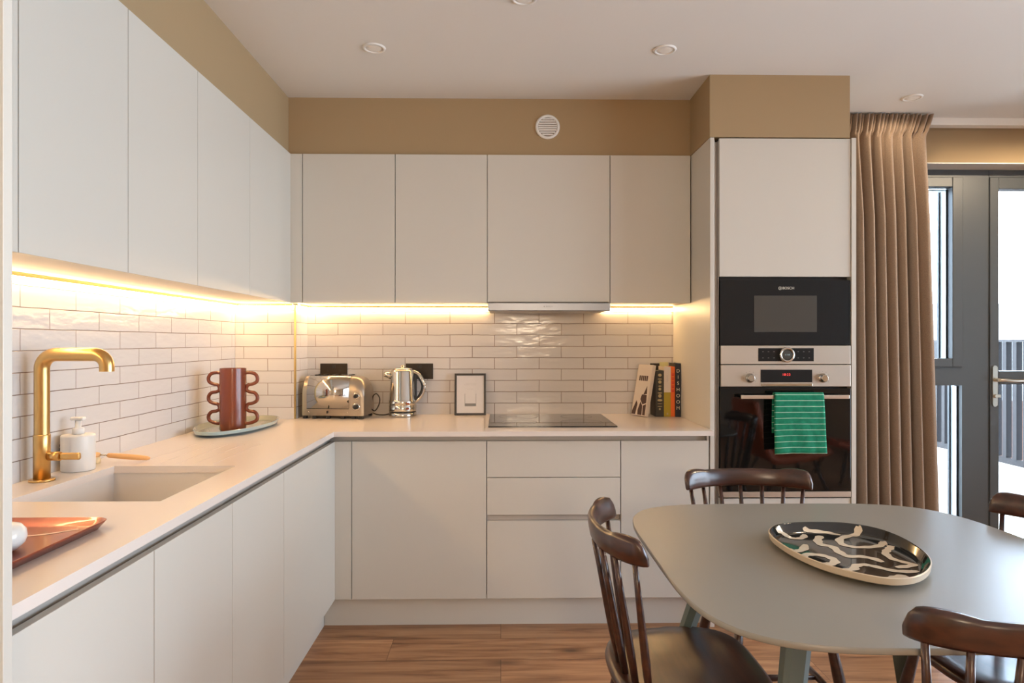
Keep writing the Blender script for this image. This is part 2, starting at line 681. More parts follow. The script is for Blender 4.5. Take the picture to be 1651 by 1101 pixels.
def text_mesh(name, s, size, loc, rot, m, parent, extrude=0.0004, align='CENTER', spacing=1.0):
    c = bpy.data.curves.new(name, 'FONT')
    c.body = s
    c.size = size
    c.extrude = extrude
    c.align_x = align
    c.align_y = 'CENTER'
    c.space_character = spacing
    o = bpy.data.objects.new(name + '_curve', c)
    col.objects.link(o)
    bpy.context.view_layer.update()
    me = bpy.data.meshes.new_from_object(o)
    bpy.data.objects.remove(o)
    M = Matrix.Translation(Vector(loc)) @ rot.to_4x4()
    me.transform(M)
    if parent is not None:
        me.transform(Matrix.Translation(-world_of(parent)))
    me.materials.clear()
    me.materials.append(m)
    t = bpy.data.objects.new(name, me)
    col.objects.link(t)
    t.parent = parent
    return t


FACE_Y = Matrix.Rotation(PI / 2, 3, 'X')      # text upright, read from -Y


def catmull(P, n=8, closed=False):
    P = [Vector(p) for p in P]
    out_ = []
    N = len(P)
    rng = range(N if closed else N - 1)
    for i in rng:
        if closed:
            a, b, c, d = P[(i - 1) % N], P[i], P[(i + 1) % N], P[(i + 2) % N]
        else:
            a, b, c, d = P[max(i - 1, 0)], P[i], P[i + 1], P[min(i + 2, N - 1)]
        for k in range(n):
            t = k / n
            out_.append(0.5 * ((2 * b) + (c - a) * t + (2 * a - 5 * b + 4 * c - d) * t * t + (3 * b - a - 3 * c + d) * t ** 3))
    if not closed:
        out_.append(P[-1])
    return out_


# ------------------------------------------------------------------ dimensions of the room
XL = -1.36            # left wall face
YB = 3.59             # back wall face
ZC = 2.49             # ceiling
XR = 4.10             # right wall
YF = -4.2             # wall behind the camera
WZ = 0.892            # worktop top
UZ0, UZ1 = 1.48, 2.207  # wall cabinets
XU = -1.03            # left wall cabinets' front
YU = 3.24             # back wall cabinets' front
XD = -0.741           # left base doors' front
YD = 2.95             # back base doors' front

# ------------------------------------------------------------------ setting
struct('floor', box(XL - 0.2, XR + 0.1, YF - 0.2, 3.85, -0.1, 0.0), FLOORM)
struct('ceiling', box(XL - 0.2, XR + 0.2, YF - 0.2, 3.88, ZC, ZC + 0.15), CEIL)
struct('wall_left', box(XL - 0.15, XL, YF, YB + 0.28, 0, ZC), PAINT)
# wall behind the kitchen with the opening for the terrace window
bm = newbm()
add_box(bm, XL, 1.72, YB, YB + 0.28, 0, ZC)
add_box(bm, 3.78, XR, YB, YB + 0.28, 0, ZC)
add_box(bm, 1.72, 3.78, YB, YB + 0.28, 2.275, ZC)
struct('wall_back', bm, PAINT)
bm = newbm()
add_box(bm, XR, XR + 0.15, YF, -1.7, 0, ZC)
add_box(bm, XR, XR + 0.15, 2.9, YB + 0.28, 0, ZC)
add_box(bm, XR, XR + 0.15, -1.7, 2.9, 0, 0.1)
add_box(bm, XR, XR + 0.15, -1.7, 2.9, 2.35, ZC)
struct('wall_right', bm, WALLW)
struct('wall_front', box(XL, XR, YF - 0.15, YF, 0, ZC), WALLW)
struct('wall_bulkhead_left', box(XL, -1.047, 0.985, 3.26, UZ1 + 0.002, ZC), PAINT)
struct('wall_bulkhead_back', box(XL, 0.942, 3.26, YB, UZ1 + 0.002, ZC), PAINT)
struct('wall_bulkhead_tall', box(0.942, 1.579, 2.948, YB, UZ1 + 0.002, ZC), PAINT)
struct('wall_corner_boxing', box(XL, -1.054, 3.378, YB, 0, UZ0 - 0.002), WALLW)
struct('baseboard_right', box(1.63, 1.72, YB - 0.015, YB, 0, 0.1), WALLW)

# unseen side window added to bring daylight into the room
wf = newbm()
for (y0, y1, z0, z1) in ((-1.7, -1.63, 0.1, 2.35), (2.83, 2.9, 0.1, 2.35), (0.92, 0.98, 0.17, 2.28)):
    add_box(wf, XR + 0.04, XR + 0.11, y0, y1, z0, z1)
add_box(wf, XR + 0.04, XR + 0.11, -1.63, 2.83, 0.1, 0.17)
add_box(wf, XR + 0.04, XR + 0.11, -1.63, 2.83, 2.28, 2.35)
w2 = struct('window_added', wf, FRAMEG)
obj('window_pane', box(XR + 0.07, XR + 0.078, -1.63, 2.83, 0.17, 2.28), GLASS, w2)
# ------------------------------------------------------------------ tiled splashbacks
def uv_tiles(o, axis, j0):
    me = o.data
    uvl = me.uv_layers.new(name='UVMap')
    off = o.location
    for p in me.polygons:
        for li in p.loop_indices:
            v = me.vertices[me.loops[li].vertex_index].co + off
            a = v.x if axis == 'X' else v.y
            uvl.data[li].uv = (a - j0 + 0.1214 + 40 * 0.2428, v.z - WZ + 20 * 0.0618)


t = solo('tile_splashback', box(-1.0459, 0.943, YB - 0.008, YB - 0.0002, WZ, 1.472), TILE,
         'white glazed brick tile splashback behind the toaster, kettle and hob', 'tiles')
uv_tiles(t, 'X', -0.032)
t = solo('tile_splashback', box(XL + 0.0002, XL + 0.008, 0.986, 3.369, WZ, 1.472), TILE,
         'white glazed brick tile splashback on the left wall behind the brass tap', 'tiles')
uv_tiles(t, 'Y', 2.36)
t = solo('tile_splashback', box(XL + 0.0085, -1.0545, 3.37, 3.3778, WZ, 1.472), TILE,
         'narrow tiled boxed-out corner panel behind the rust vase', 'tiles')
uv_tiles(t, 'X', -1.185)
t = solo('tile_splashback', box(-1.0538, -1.0462, 3.379, 3.5818, WZ, 1.472), TILE,
         'short tiled return in shadow between the brass edge trim and the toaster', 'tiles')
uv_tiles(t, 'Y', 3.45)
solo('tile_edge_trim', box(-1.0540, -1.0445, 3.3685, 3.3785, WZ, 1.472, 0.001), TRIMB,
     'thin vertical brass edge trim on the tiled corner', 'trim')

# ------------------------------------------------------------------ LED strips under the wall cabinets
def led(x0, x1, y0, y1, side, label):
    c = ((x0 + x1) / 2, (y0 + y1) / 2, 1.4525)
    t = thing('led_strip_light', c, label, 'led light', 'warm strips under the wall cabinets')
    # channel: top, wall side and a short front lip; the diffuser shows below
    bm = newbm()
    add_box(bm, x0, x1, y0, y1, 1.4775, 1.4798)
    if side == 'X':
        add_box(bm, x0, x0 + 0.0012, y0, y1, 1.4560, 1.4774)
        add_box(bm, x1 - 0.0010, x1, y0, y1, 1.4690, 1.4774)
        dif = box(x0 + 0.0013, x1 - 0.0012, y0 + 0.001, y1 - 0.001, 1.4560, 1.4773, 0.003)
    else:
        add_box(bm, x0, x1, y1 - 0.0012, y1, 1.4560, 1.4774)
        add_box(bm, x0, x1, y0, y0 + 0.0010, 1.4690, 1.4774)
        dif = box(x0 + 0.001, x1 - 0.001, y0 + 0.0012, y1 - 0.0013, 1.4560, 1.4773, 0.003)
    obj('channel', bm, TRIMB, t)
    bm = dif
    obj('diffuser', bm, LED, t)


led(XL + 0.0085, XL + 0.021, 0.99, 3.356, 'X', 'long glowing warm strip light along the left wall above the sink')
led(XL + 0.022, -1.058, 3.3565, 3.369, 'Y', 'short glowing strip light above the rust vase corner')
led(-1.0455, -1.033, 3.40, 3.568, 'X', 'tiny glowing strip light on the corner return left of the toaster')
led(-1.031, -0.068, 3.569, 3.5815, 'Y', 'glowing strip light above the toaster and kettle')
led(0.544, 0.940, 3.569, 3.5815, 'Y', 'glowing strip light above the cookbooks')

# ------------------------------------------------------------------ wall cabinets
G = 0.0015
lefts = [(0.988, 1.422, 'white wall cabinet nearest the camera, only a sliver of its door in view'),
         (1.422, 1.836, 'large white handleless wall cabinet above the tap, widest door on the left wall'),
         (1.836, 2.253, 'second white handleless wall cabinet door from the near end of the left wall'),
         (2.253, 2.717, 'third white handleless wall cabinet on the left wall, above the vase side of the sink')]
for y0, y1, lab in lefts:
    t = thing('wall_cabinet', (XL + 0.17, (y0 + y1) / 2, UZ0), lab, 'cabinet', 'white wall cabinets')
    obj('carcass', box(XL, XU - 0.02, y0 + 0.0004, y1 - 0.0004, UZ0, UZ1), CABIN, t)
    obj('door', box(XU - 0.0185, XU, y0 + G, y1 - G, UZ0 - 0.003, UZ1, 0.001), CAB, t)
# corner cabinet: L-shaped, its door on the left run and a filler facing the room
t = thing('wall_cabinet', (XL + 0.17, 3.15, UZ0), 'corner wall cabinet where the left run meets the back run, above the rust vase', 'cabinet', 'white wall cabinets')
bm = newbm()
add_box(bm, XL, XU - 0.02, 2.7174, YB - 0.001, UZ0, UZ1)
add_box(bm, XU - 0.0199, -0.9735, YU + 0.02, YB - 0.001, UZ0, UZ1)
obj('carcass', bm, CABIN, t)
obj('door', box(XU - 0.0185, XU, 2.7170 + G, YU - 0.001, UZ0 - 0.003, UZ1, 0.001), CAB, t)
obj('filler_panel', box(XU - 0.0185, -0.9745, YU, YU + 0.0185, UZ0 - 0.003, UZ1, 0.001), CAB, t)
backs = [(-0.9725, -0.5195, 'white handleless wall cabinet above the toaster'),
         (-0.5195, -0.0665, 'white handleless wall cabinet above the kettle'),
         (-0.0665, 0.5395, 'wide white wall cabinet with the steel hood set below it'),
         (0.5395, 0.9395, 'white handleless wall cabinet above the cookbooks, beside the tall oven housing')]
for x0, x1, lab in backs:
    t = thing('wall_cabinet', ((x0 + x1) / 2, 3.4, UZ0), lab, 'cabinet', 'white wall cabinets')
    obj('carcass', box(x0 + 0.0004, x1 - 0.0004, YU + 0.02, YB - 0.001, UZ0, UZ1), CABIN, t)
    obj('door', box(x0 + G, x1 - G, YU, YU + 0.0185, UZ0 - (0.003 if 'hood' not in lab else -0.002), UZ1, 0.001), CAB, t)

# extractor hood
t = thing('cooker_hood', (0.2365, 3.4, 1.435), 'slim brushed steel pull-out cooker hood under the middle wall cabinet', 'hood')
obj('hood_body', box(-0.058, 0.532, 3.252, 3.56, 1.44, 1.4795, 0.002), STEEL, t)
obj('front_rail', box(-0.0635, 0.5370, 3.212, 3.2515, 1.4375, 1.476, 0.002), HOODM, t)
obj('filter_grille', box(-0.03, 0.50, 3.28, 3.53, 1.4365, 1.4398), RAIL, t)
r = newbm()
add_lathe(r, [(0.0028, 0), (0.0028, 0.0006)], (0.212, 3.2118, 1.458), 20, 'Y')
obj('badge', r, LOGOD, t)
text_mesh('logo', 'BOSCH', 0.010, (0.237, 3.2115, 1.458), FACE_Y, LOGOD, t, 0.0003)

# ------------------------------------------------------------------ base cabinets
BZ0, BZ1 = 0.136, 0.840
lb = [(0.988, 1.419, 'white base cabinet nearest the camera, below the copper tray'),
      (1.419, 1.829, 'white base cabinet door below the sink, second from the near end'),
      (1.829, 2.260, 'narrow-looking white base cabinet between the sink unit and the corner unit'),
      ]
for y0, y1, lab in lb:
    t = thing('base_cabinet', (-1.05, (y0 + y1) / 2, BZ0), lab, 'cabinet', 'white base cabinets')
    ztop = 0.60 if y0 < 2.2 else 0.8
    obj('carcass', box(XL + 0.001, XD - 0.02, y0 + 0.0004, y1 - 0.0004, BZ0, ztop), CABIN, t)
    obj('door', box(XD - 0.0185, XD, y0 + G, y1 - G, BZ0 - 0.002, BZ1, 0.001), CAB, t)
t = thing('base_cabinet', (-1.05, 2.8, BZ0), 'corner base cabinet with white door meeting a slim filler in the corner', 'cabinet', 'white base cabinets')
bm = newbm()
add_box(bm, XL + 0.001, XD - 0.02, 2.2604, 3.37, BZ0, 0.80)
add_box(bm, XD - 0.0199, -0.668, YD + 0.02, 3.58, BZ0, 0.80)
obj('carcass', bm, CABIN, t)
obj('door', box(XD - 0.0185, XD, 2.260 + G, YD - 0.001, BZ0 - 0.002, BZ1, 0.001), CAB, t)
obj('filler_panel', box(XD - 0.0185, -0.6685, YD, YD + 0.0185, BZ0 - 0.002, BZ1, 0.001), CAB, t)
t = thing('base_cabinet', (-0.365, 3.2, BZ0), 'wide white base cabinet door below the toaster and kettle', 'cabinet', 'white base cabinets')
obj('carcass', box(-0.6670, -0.0660, YD + 0.02, 3.58, BZ0, 0.80), CABIN, t)
obj('door', box(-0.6655, -0.0655, YD, YD + 0.0185, BZ0 - 0.002, BZ1, 0.001), CAB, t)
t = thing('drawer_cabinet', (0.237, 3.2, BZ0), 'white three-drawer base unit directly below the hob', 'cabinet', 'white base cabinets')
obj('carcass', box(-0.0640, 0.5385, YD + 0.03, 3.58, BZ0, 0.80), CABIN, t)
for z0, z1 in ((0.678, BZ1), (0.509, 0.675), (BZ0 - 0.002, 0.481)):
    obj('drawer', box(-0.0618, 0.5372, YD, YD + 0.0185, z0, z1, 0.001), CAB, t)
bm = newbm()
add_box(bm, -0.0618, 0.5372, YD + 0.0186, YD + 0.0290, 0.470, 0.52)
add_box(bm, -0.0618, 0.5372, YD + 0.003, YD + 0.0286, 0.4815, 0.4835)
obj('handle_channel', bm, RAIL, t)
t = thing('base_cabinet', (0.74, 3.2, BZ0), 'white base cabinet door between the drawers and the oven housing', 'cabinet', 'white base cabinets')
obj('carcass', box(0.5395, 0.9400, YD + 0.02, 3.58, BZ0, 0.80), CABIN, t)
obj('door', box(0.5410, 0.9380, YD, YD + 0.0185, BZ0 - 0.002, BZ1, 0.001), CAB, t)

# handle rails below the worktop
bm = newbm()
add_box(bm, XD - 0.034, XD - 0.0300, 0.990, YD + 0.032, 0.828, WZ - 0.023)
add_box(bm, XD - 0.0300, XD - 0.012, 0.990, YD + 0.03, WZ - 0.0260, WZ - 0.023)
add_box(bm, XD - 0.030, XD - 0.0188, 0.990, YD + 0.018, 0.828, 0.832)
solo('handle_rail', bm, RAIL, 'grey aluminium grip rail below the worktop edge of the left run', 'handle rail', 'grip rails')
bm = newbm()
add_box(bm, XD - 0.03, 0.9395, YD + 0.0300, YD + 0.034, 0.828, WZ - 0.023)
add_box(bm, XD - 0.012, 0.9395, YD + 0.012, YD + 0.030, WZ - 0.0260, WZ - 0.023)
add_box(bm, 0.930, 0.9395, YD + 0.002, YD + 0.0298, BZ1 + 0.0005, WZ - 0.027)
solo('handle_rail', bm, RAIL, 'grey aluminium grip rail below the worktop edge of the back run', 'handle rail', 'grip rails')

# plinths
solo('plinth', box(XL + 0.3, -0.800, 0.988, 2.992, 0.0, BZ0 - 0.003), CAB, 'white plinth under the left run of base cabinets', 'plinth')
solo('plinth', box(-0.7995, 0.960, 2.995, 3.010, 0.0, BZ0 - 0.003), CAB, 'white plinth under the back run of base cabinets', 'plinth')

# ------------------------------------------------------------------ worktop with sink opening and drainer grooves
XW, YW = -0.730, 2.888
SX0, SX1, SY0, SY1 = -1.225, -0.842, 1.640, 2.105
gx = [(-1.173, -1.165), (-1.109, -1.101), (-1.049, -1.041), (-0.989, -0.981), (-0.929, -0.921)]
xs = sorted({XL + 0.0082, SX0, SX1, XW, -1.0445, 0.9425} | {v for g in gx for v in g})
ys = sorted({0.988, SY0, SY1, 2.135, 2.545, YW, 3.3683, YB - 0.0085})


def wt_top(i, j):
    cx, cy = (xs[i] + xs[i + 1]) / 2, (ys[j] + ys[j + 1]) / 2
    if cx > XW and cy < YW:
        return None
    if cx < -1.0445 and cy > 3.3683:
        return None
    if SX0 < cx < SX1 and SY0 < cy < SY1:
        return None
    if 2.135 < cy < 2.545 and any(a < cx < b for a, b in gx):
        return WZ - 0.0010
    return WZ


bm = cell_slab(xs, ys, wt_top, WZ - 0.022)
wt = solo('worktop', bm, WT, 'pale speckled stone worktop, L-shaped, carrying sink, vase, toaster and hob', 'worktop')

# undermounted sink
t = thing('kitchen_sink', (-1.03, 1.87, 0.68), 'rectangular undermounted white sink set in the left worktop', 'sink')
bm = newbm()
a, b, c, d = SX0 - 0.004, SX1 + 0.004, SY0 - 0.004, SY1 + 0.004
zt, zb = WZ - 0.0225, 0.70
add_box(bm, a - 0.012, a, c - 0.012, d + 0.012, zb, zt)
add_box(bm, b, b + 0.012, c - 0.012, d + 0.012, zb, zt)
add_box(bm, a, b, c - 0.012, c, zb, zt)
add_box(bm, a, b, d, d + 0.012, zb, zt)
add_box(bm, a - 0.012, b + 0.012, c - 0.012, d + 0.012, zb - 0.012, zb)
obj('basin', bm, SINKM, t)
bm = newbm()
add_lathe(bm, [(0.045, 0), (0.045, 0.003), (0.035, 0.005), (0.0, 0.003)], (-1.03, 1.87, zb), 28, cap=False)
obj('drain', bm, CHROME, t)

# ------------------------------------------------------------------ tall fridge housing at the left edge of the view
t = thing('tall_cabinet', (-1.05, 0.6, 0), 'tall white housing panel standing against the left edge of the picture', 'cabinet')
obj('end_panel', box(XL + 0.001, -0.7222, 0.9665, 0.9848, 0.0, UZ1, 0.001), CAB, t)
obj('carcass', box(XL + 0.001, -0.758, 0.37, 0.966, 0.1, UZ1), CABIN, t)
obj('door', box(-0.7565, -0.738, 0.375, 0.9610, 0.136, UZ1 - 0.004, 0.001), CAB, t)

# ------------------------------------------------------------------ oven housing
t = thing('oven_housing', (1.28, 3.25, 0), 'tall white oven housing with upper door, side panels and a bottom drawer', 'cabinet')
obj('left_panel', box(0.9435, 0.9625, 2.948, YB - 0.001, 0.0, UZ1, 0.001), CAB, t)
obj('right_panel', box(1.5850, 1.6060, 2.945, YB - 0.001, 0.0, UZ1, 0.001), CAB, t)
obj('carcass', box(0.9855, 1.5845, 2.985, YB - 0.001, 0.1, UZ1), BLACK, t)
bm = newbm()
add_box(bm, 0.9630, 0.9650, 2.952, 2.985, 0.0, UZ1 - 0.012)
add_box(bm, 0.9650, 0.9830, 2.978, 2.985, 0.0, UZ1 - 0.012)
add_box(bm, 0.9830, 0.9850, 2.958, 2.985, 0.0, UZ1 - 0.012)
obj('grip_channel', bm, RAIL, t)
obj('upper_door', box(0.9860, 1.5835, YD, YD + 0.0185, 1.580, UZ1 - 0.003, 0.001), CAB, t)
obj('drawer', box(0.9860, 1.5835, YD, YD + 0.0185, 0.136, 0.578, 0.001), CAB, t)
obj('kick_board', box(0.9860, 1.5835, 2.99, 3.0, 0, 0.13), CAB, t)

# microwave
YO = 2.948
t = thing('microwave', (1.285, 3.1, 1.18), 'black glass built-in microwave with steel control strip and round dial, above the oven', 'microwave')
obj('body', box(0.995, 1.575, 2.972, 2.984, 1.185, 1.573), BLACK, t)
dr = obj('door', box(0.9880, 1.5810, YO, 2.971, 1.2710, 1.5640, 0.0015), GLASSM, t)
obj('window', box(1.143, 1.428, YO - 0.0008, YO + 0.002, 1.330, 1.494, 0.0003), GLASSW, dr)
bm = newbm()
add_lathe(bm, [(0.0075, 0), (0.0075, 0.0006), (0.006, 0.0006), (0.006, 0)], (1.2610, YO, 1.5275), 24, 'Y', cap=False)
add_box(bm, 1.2592, 1.2602, YO - 0.0006, YO, 1.524, 1.531)
add_box(bm, 1.2618, 1.2628, YO - 0.0006, YO, 1.524, 1.531)
add_box(bm, 1.2592, 1.2628, YO - 0.0006, YO, 1.527, 1.528)
obj('emblem', bm, LOGO, dr)
text_mesh('logo', 'BOSCH', 0.0165, (1.298, YO - 0.0006, 1.5275), FACE_Y, LOGO, dr, 0.0003)
cp = obj('control_panel', box(0.9900, 1.5800, YO - 0.004, 2.971, 1.1845, 1.2685, 0.0015), STEEL, t)
obj('display', box(1.160, 1.412, YO - 0.0052, YO - 0.003, 1.1975, 1.257, 0.0004), GLASSM, cp)
bm = newbm()
add_lathe(bm, [(0.034, 0), (0.034, 0.012), (0.032, 0.014), (0.025, 0.014), (0.025, 0.010)], (1.2865, YO - 0.0052, 1.2270), 40, 'Y', cap=False)
kn = obj('dial', bm, CHROME, cp)
bm = newbm()
add_lathe(bm, [(0.0249, 0), (0.0249, 0.0100), (0.018, 0.0112)], (1.2865, YO - 0.0052, 1.2270), 32, 'Y')
obj('dial_face', bm, GLASSW, kn)
bm = newbm()
for dx in (-0.010, -0.002, 0.005, 0.009):
    add_box(bm, 1.2865 + dx, 1.2865 + dx + 0.003, YO - 0.0170, YO - 0.0164, 1.2245, 1.2305)
obj('dial_digits', bm, BLUELED, kn)
for dx in (-0.105, -0.080, -0.055, 0.055, 0.080, 0.105):
    for dz in (-0.014, 0.014):
        bm = newbm()
        add_box(bm, 1.286 + dx - 0.003, 1.286 + dx + 0.003, YO - 0.0056, YO - 0.0052, 1.227 + dz - 0.0008, 1.227 + dz + 0.0008)
        obj('touch_mark', bm, INKG, cp)

# oven
t = thing('built_in_oven', (1.285, 3.1, 0.58), 'built-in oven with black glass door, steel bar handle and two round knobs', 'oven')
obj('body', box(0.995, 1.575, 2.972, 2.984, 0.60, 1.18), BLACK, t)
cp = obj('control_panel', box(0.9900, 1.5800, YO - 0.006, 2.971, 1.0835, 1.1815, 0.002), STEEL, t)
obj('display', box(1.170, 1.404, YO - 0.0072, YO - 0.005, 1.1030, 1.160, 0.0004), GLASSM, cp)
text_mesh('clock_digits', '18:23', 0.0150, (1.286, YO - 0.0078, 1.1375), FACE_Y, REDLED, cp, 0.0003, spacing=1.15)
obj('display_ledge', box(1.172, 1.405, YO - 0.010, YO - 0.0061, 1.0860, 1.0985, 0.0015), CHROME, cp)
for kx in (1.121, 1.452):
    bm = newbm()
    add_lathe(bm, [(0.0205, 0), (0.0205, 0.004), (0.0165, 0.006), (0.0160, 0.022), (0.0135, 0.024)], (kx, YO - 0.0062, 1.1225), 36, 'Y')
    kn = obj('knob', bm, CHROME, cp)
    bm = newbm()
    for k in range(9):
        q = math.radians(215 - k * 31)
        if math.sin(q) < -0.55:
            continue
        add_box(bm, kx + 0.030 * math.cos(q) - 0.0012, kx + 0.030 * math.cos(q) + 0.0012, YO - 0.0066, YO - 0.0061,
                1.1225 + 0.030 * math.sin(q) - 0.0012, 1.1225 + 0.030 * math.sin(q) + 0.0012)
    obj('dial_marks', bm, INKG, cp)
dr = obj('door', box(0.9880, 1.5810, YO - 0.004, 2.971, 0.6120, 1.0750, 0.002), GLASSB, t)
obj('bottom_strip', box(0.9880, 1.5810, YO - 0.006, 2.971, 0.5850, 0.6100, 0.001), STEEL, t)
bm = newbm()
add_box(bm, 1.065, 1.549, 2.893, 2.905, 1.0325, 1.0490, 0.002)
obj('handle', bm, HANDLEM, dr)
for kx in (1.085, 1.530):
    obj('handle_bracket', box(kx - 0.008, kx + 0.008, 2.9052, 2.9438, 1.034, 1.047, 0.001), BLACK, dr)

# towel over the handle
def towel():
    bm = newbm()
    uvl = bm.loops.layers.uv.new('UVMap')
    nx = 26
    # path in (y, z) over the bar: front drop then back drop
    path = []
    front_len, back_len = 0.262, 0.17
    path += [(2.8865, 1.0505 - front_len * (1 - k / 20)) for k in range(20)]
    for k in range(7):
        q = PI - PI * k / 6
        path.append((2.899 + 0.0125 * math.cos(q), 1.0500 + 0.0105 * math.sin(q)))
    path += [(2.9115, 1.0490 - back_len * k / 12) for k in range(1, 13)]
    rows = []
    s = 0
    prev = None
    for r_, (y, z) in enumerate(path):
        if prev:
            s += math.hypot(y - prev[0], z - prev[1])
        prev = (y, z)
        f = max(0.0, min(1.0, (1.05 - z) / 0.26))
        row = []
        for i in range(nx + 1):
            u = i / nx
            xl = 1.211 - 0.003 * math.sin(f * 3) + (0.022 if (f > 0.94 and False) else 0)
            xr = 1.430 + 0.012 * f
            x = xl + (xr - xl) * u
            wob = 0.0035 * f * math.sin(u * 7.0 + 0.6) + 0.0016 * math.sin(u * 17 + z * 30) * f
            zz = z + (0.006 * u * f) + 0.002 * math.sin(u * 5) * f
            if r_ < 20:
                yy = y - abs(wob) - 0.001
            else:
                yy = y
            row.append((bm.verts.new((x, yy, zz)), (x, s)))
        rows.append(row)
    for r_ in range(len(rows) - 1):
        for i in range(nx):
            q = (rows[r_][i], rows[r_][i + 1], rows[r_ + 1][i + 1], rows[r_ + 1][i])
            f_ = bm.faces.new([v[0] for v in q])
            f_.smooth = True
            for lp, v in zip(f_.loops, q):
                lp[uvl].uv = v[1]
    return bm


tw = solo('tea_towel', towel(), GREEN, 'green tea towel with thin white stripes hanging on the oven handle', 'towel')
md = tw.modifiers.new('thickness', 'SOLIDIFY')
md.thickness = 0.0022
md.offset = 0

# ------------------------------------------------------------------ hob
t = thing('induction_hob', (0.24, 3.27, WZ), 'flat black glass induction hob set on the worktop under the hood', 'hob')
obj('glass_plate', box(-0.058, 0.538, 3.020, 3.530, WZ + 0.0002, WZ + 0.006, 0.0015), HOBG, t)
for cx, cy, rr_ in ((0.09, 3.17, 0.085), (0.39, 3.17, 0.10), (0.09, 3.40, 0.10), (0.39, 3.40, 0.08)):
    bm = newbm()
    add_lathe(bm, [(rr_, 0.0061), (rr_, 0.0063), (rr_ - 0.001, 0.0063), (rr_ - 0.001, 0.0061)], (cx, cy, WZ), 48, cap=False)
    obj('zone_ring', bm, INKG, t)

# ------------------------------------------------------------------ sockets
def socket(x0, x1, z0, z1, label, n):
    y = YB - 0.008
    t = thing('wall_socket', ((x0 + x1) / 2, y, z0), label, 'socket', 'black wall sockets')
    obj('plate', box(x0, x1, y - 0.006, y - 0.0002, z0, z1, 0.002), SOCKETM, t)
    cxs = [(x0 + x1) / 2] if n == 1 else [x0 + (x1 - x0) * 0.27, x0 + (x1 - x0) * 0.73]
    cz = (z0 + z1) / 2 - 0.008
    for c in cxs:
        bm = newbm()
        add_box(bm, c - 0.004, c + 0.004, y - 0.0066, y - 0.006, cz + 0.006, cz + 0.016)
        add_box(bm, c - 0.015, c - 0.008, y - 0.0066, y - 0.006, cz - 0.014, cz - 0.009)
        add_box(bm, c + 0.008, c + 0.015, y - 0.0066, y - 0.006, cz - 0.014, cz - 0.009)
        obj('pin_holes', bm, BLACK, t)
    for c in ([x0 + (x1 - x0) * 0.46, x0 + (x1 - x0) * 0.54] if n == 2 else [x1 - 0.02]):
        obj('switch', box(c - 0.005, c + 0.005, y - 0.0085, y - 0.0061, z1 - 0.026, z1 - 0.010, 0.001), BLACK, t)
    return t


socket(-0.978, -0.832, 1.083, 1.168, 'black double socket low on the tiles behind the toaster', 2)
socket(-0.515, -0.368, 1.083, 1.168, 'black double socket on the tiles behind the kettle', 2)
socket(0.815, 0.901, 1.083, 1.168, 'black single socket partly hidden behind the cookbooks', 1)

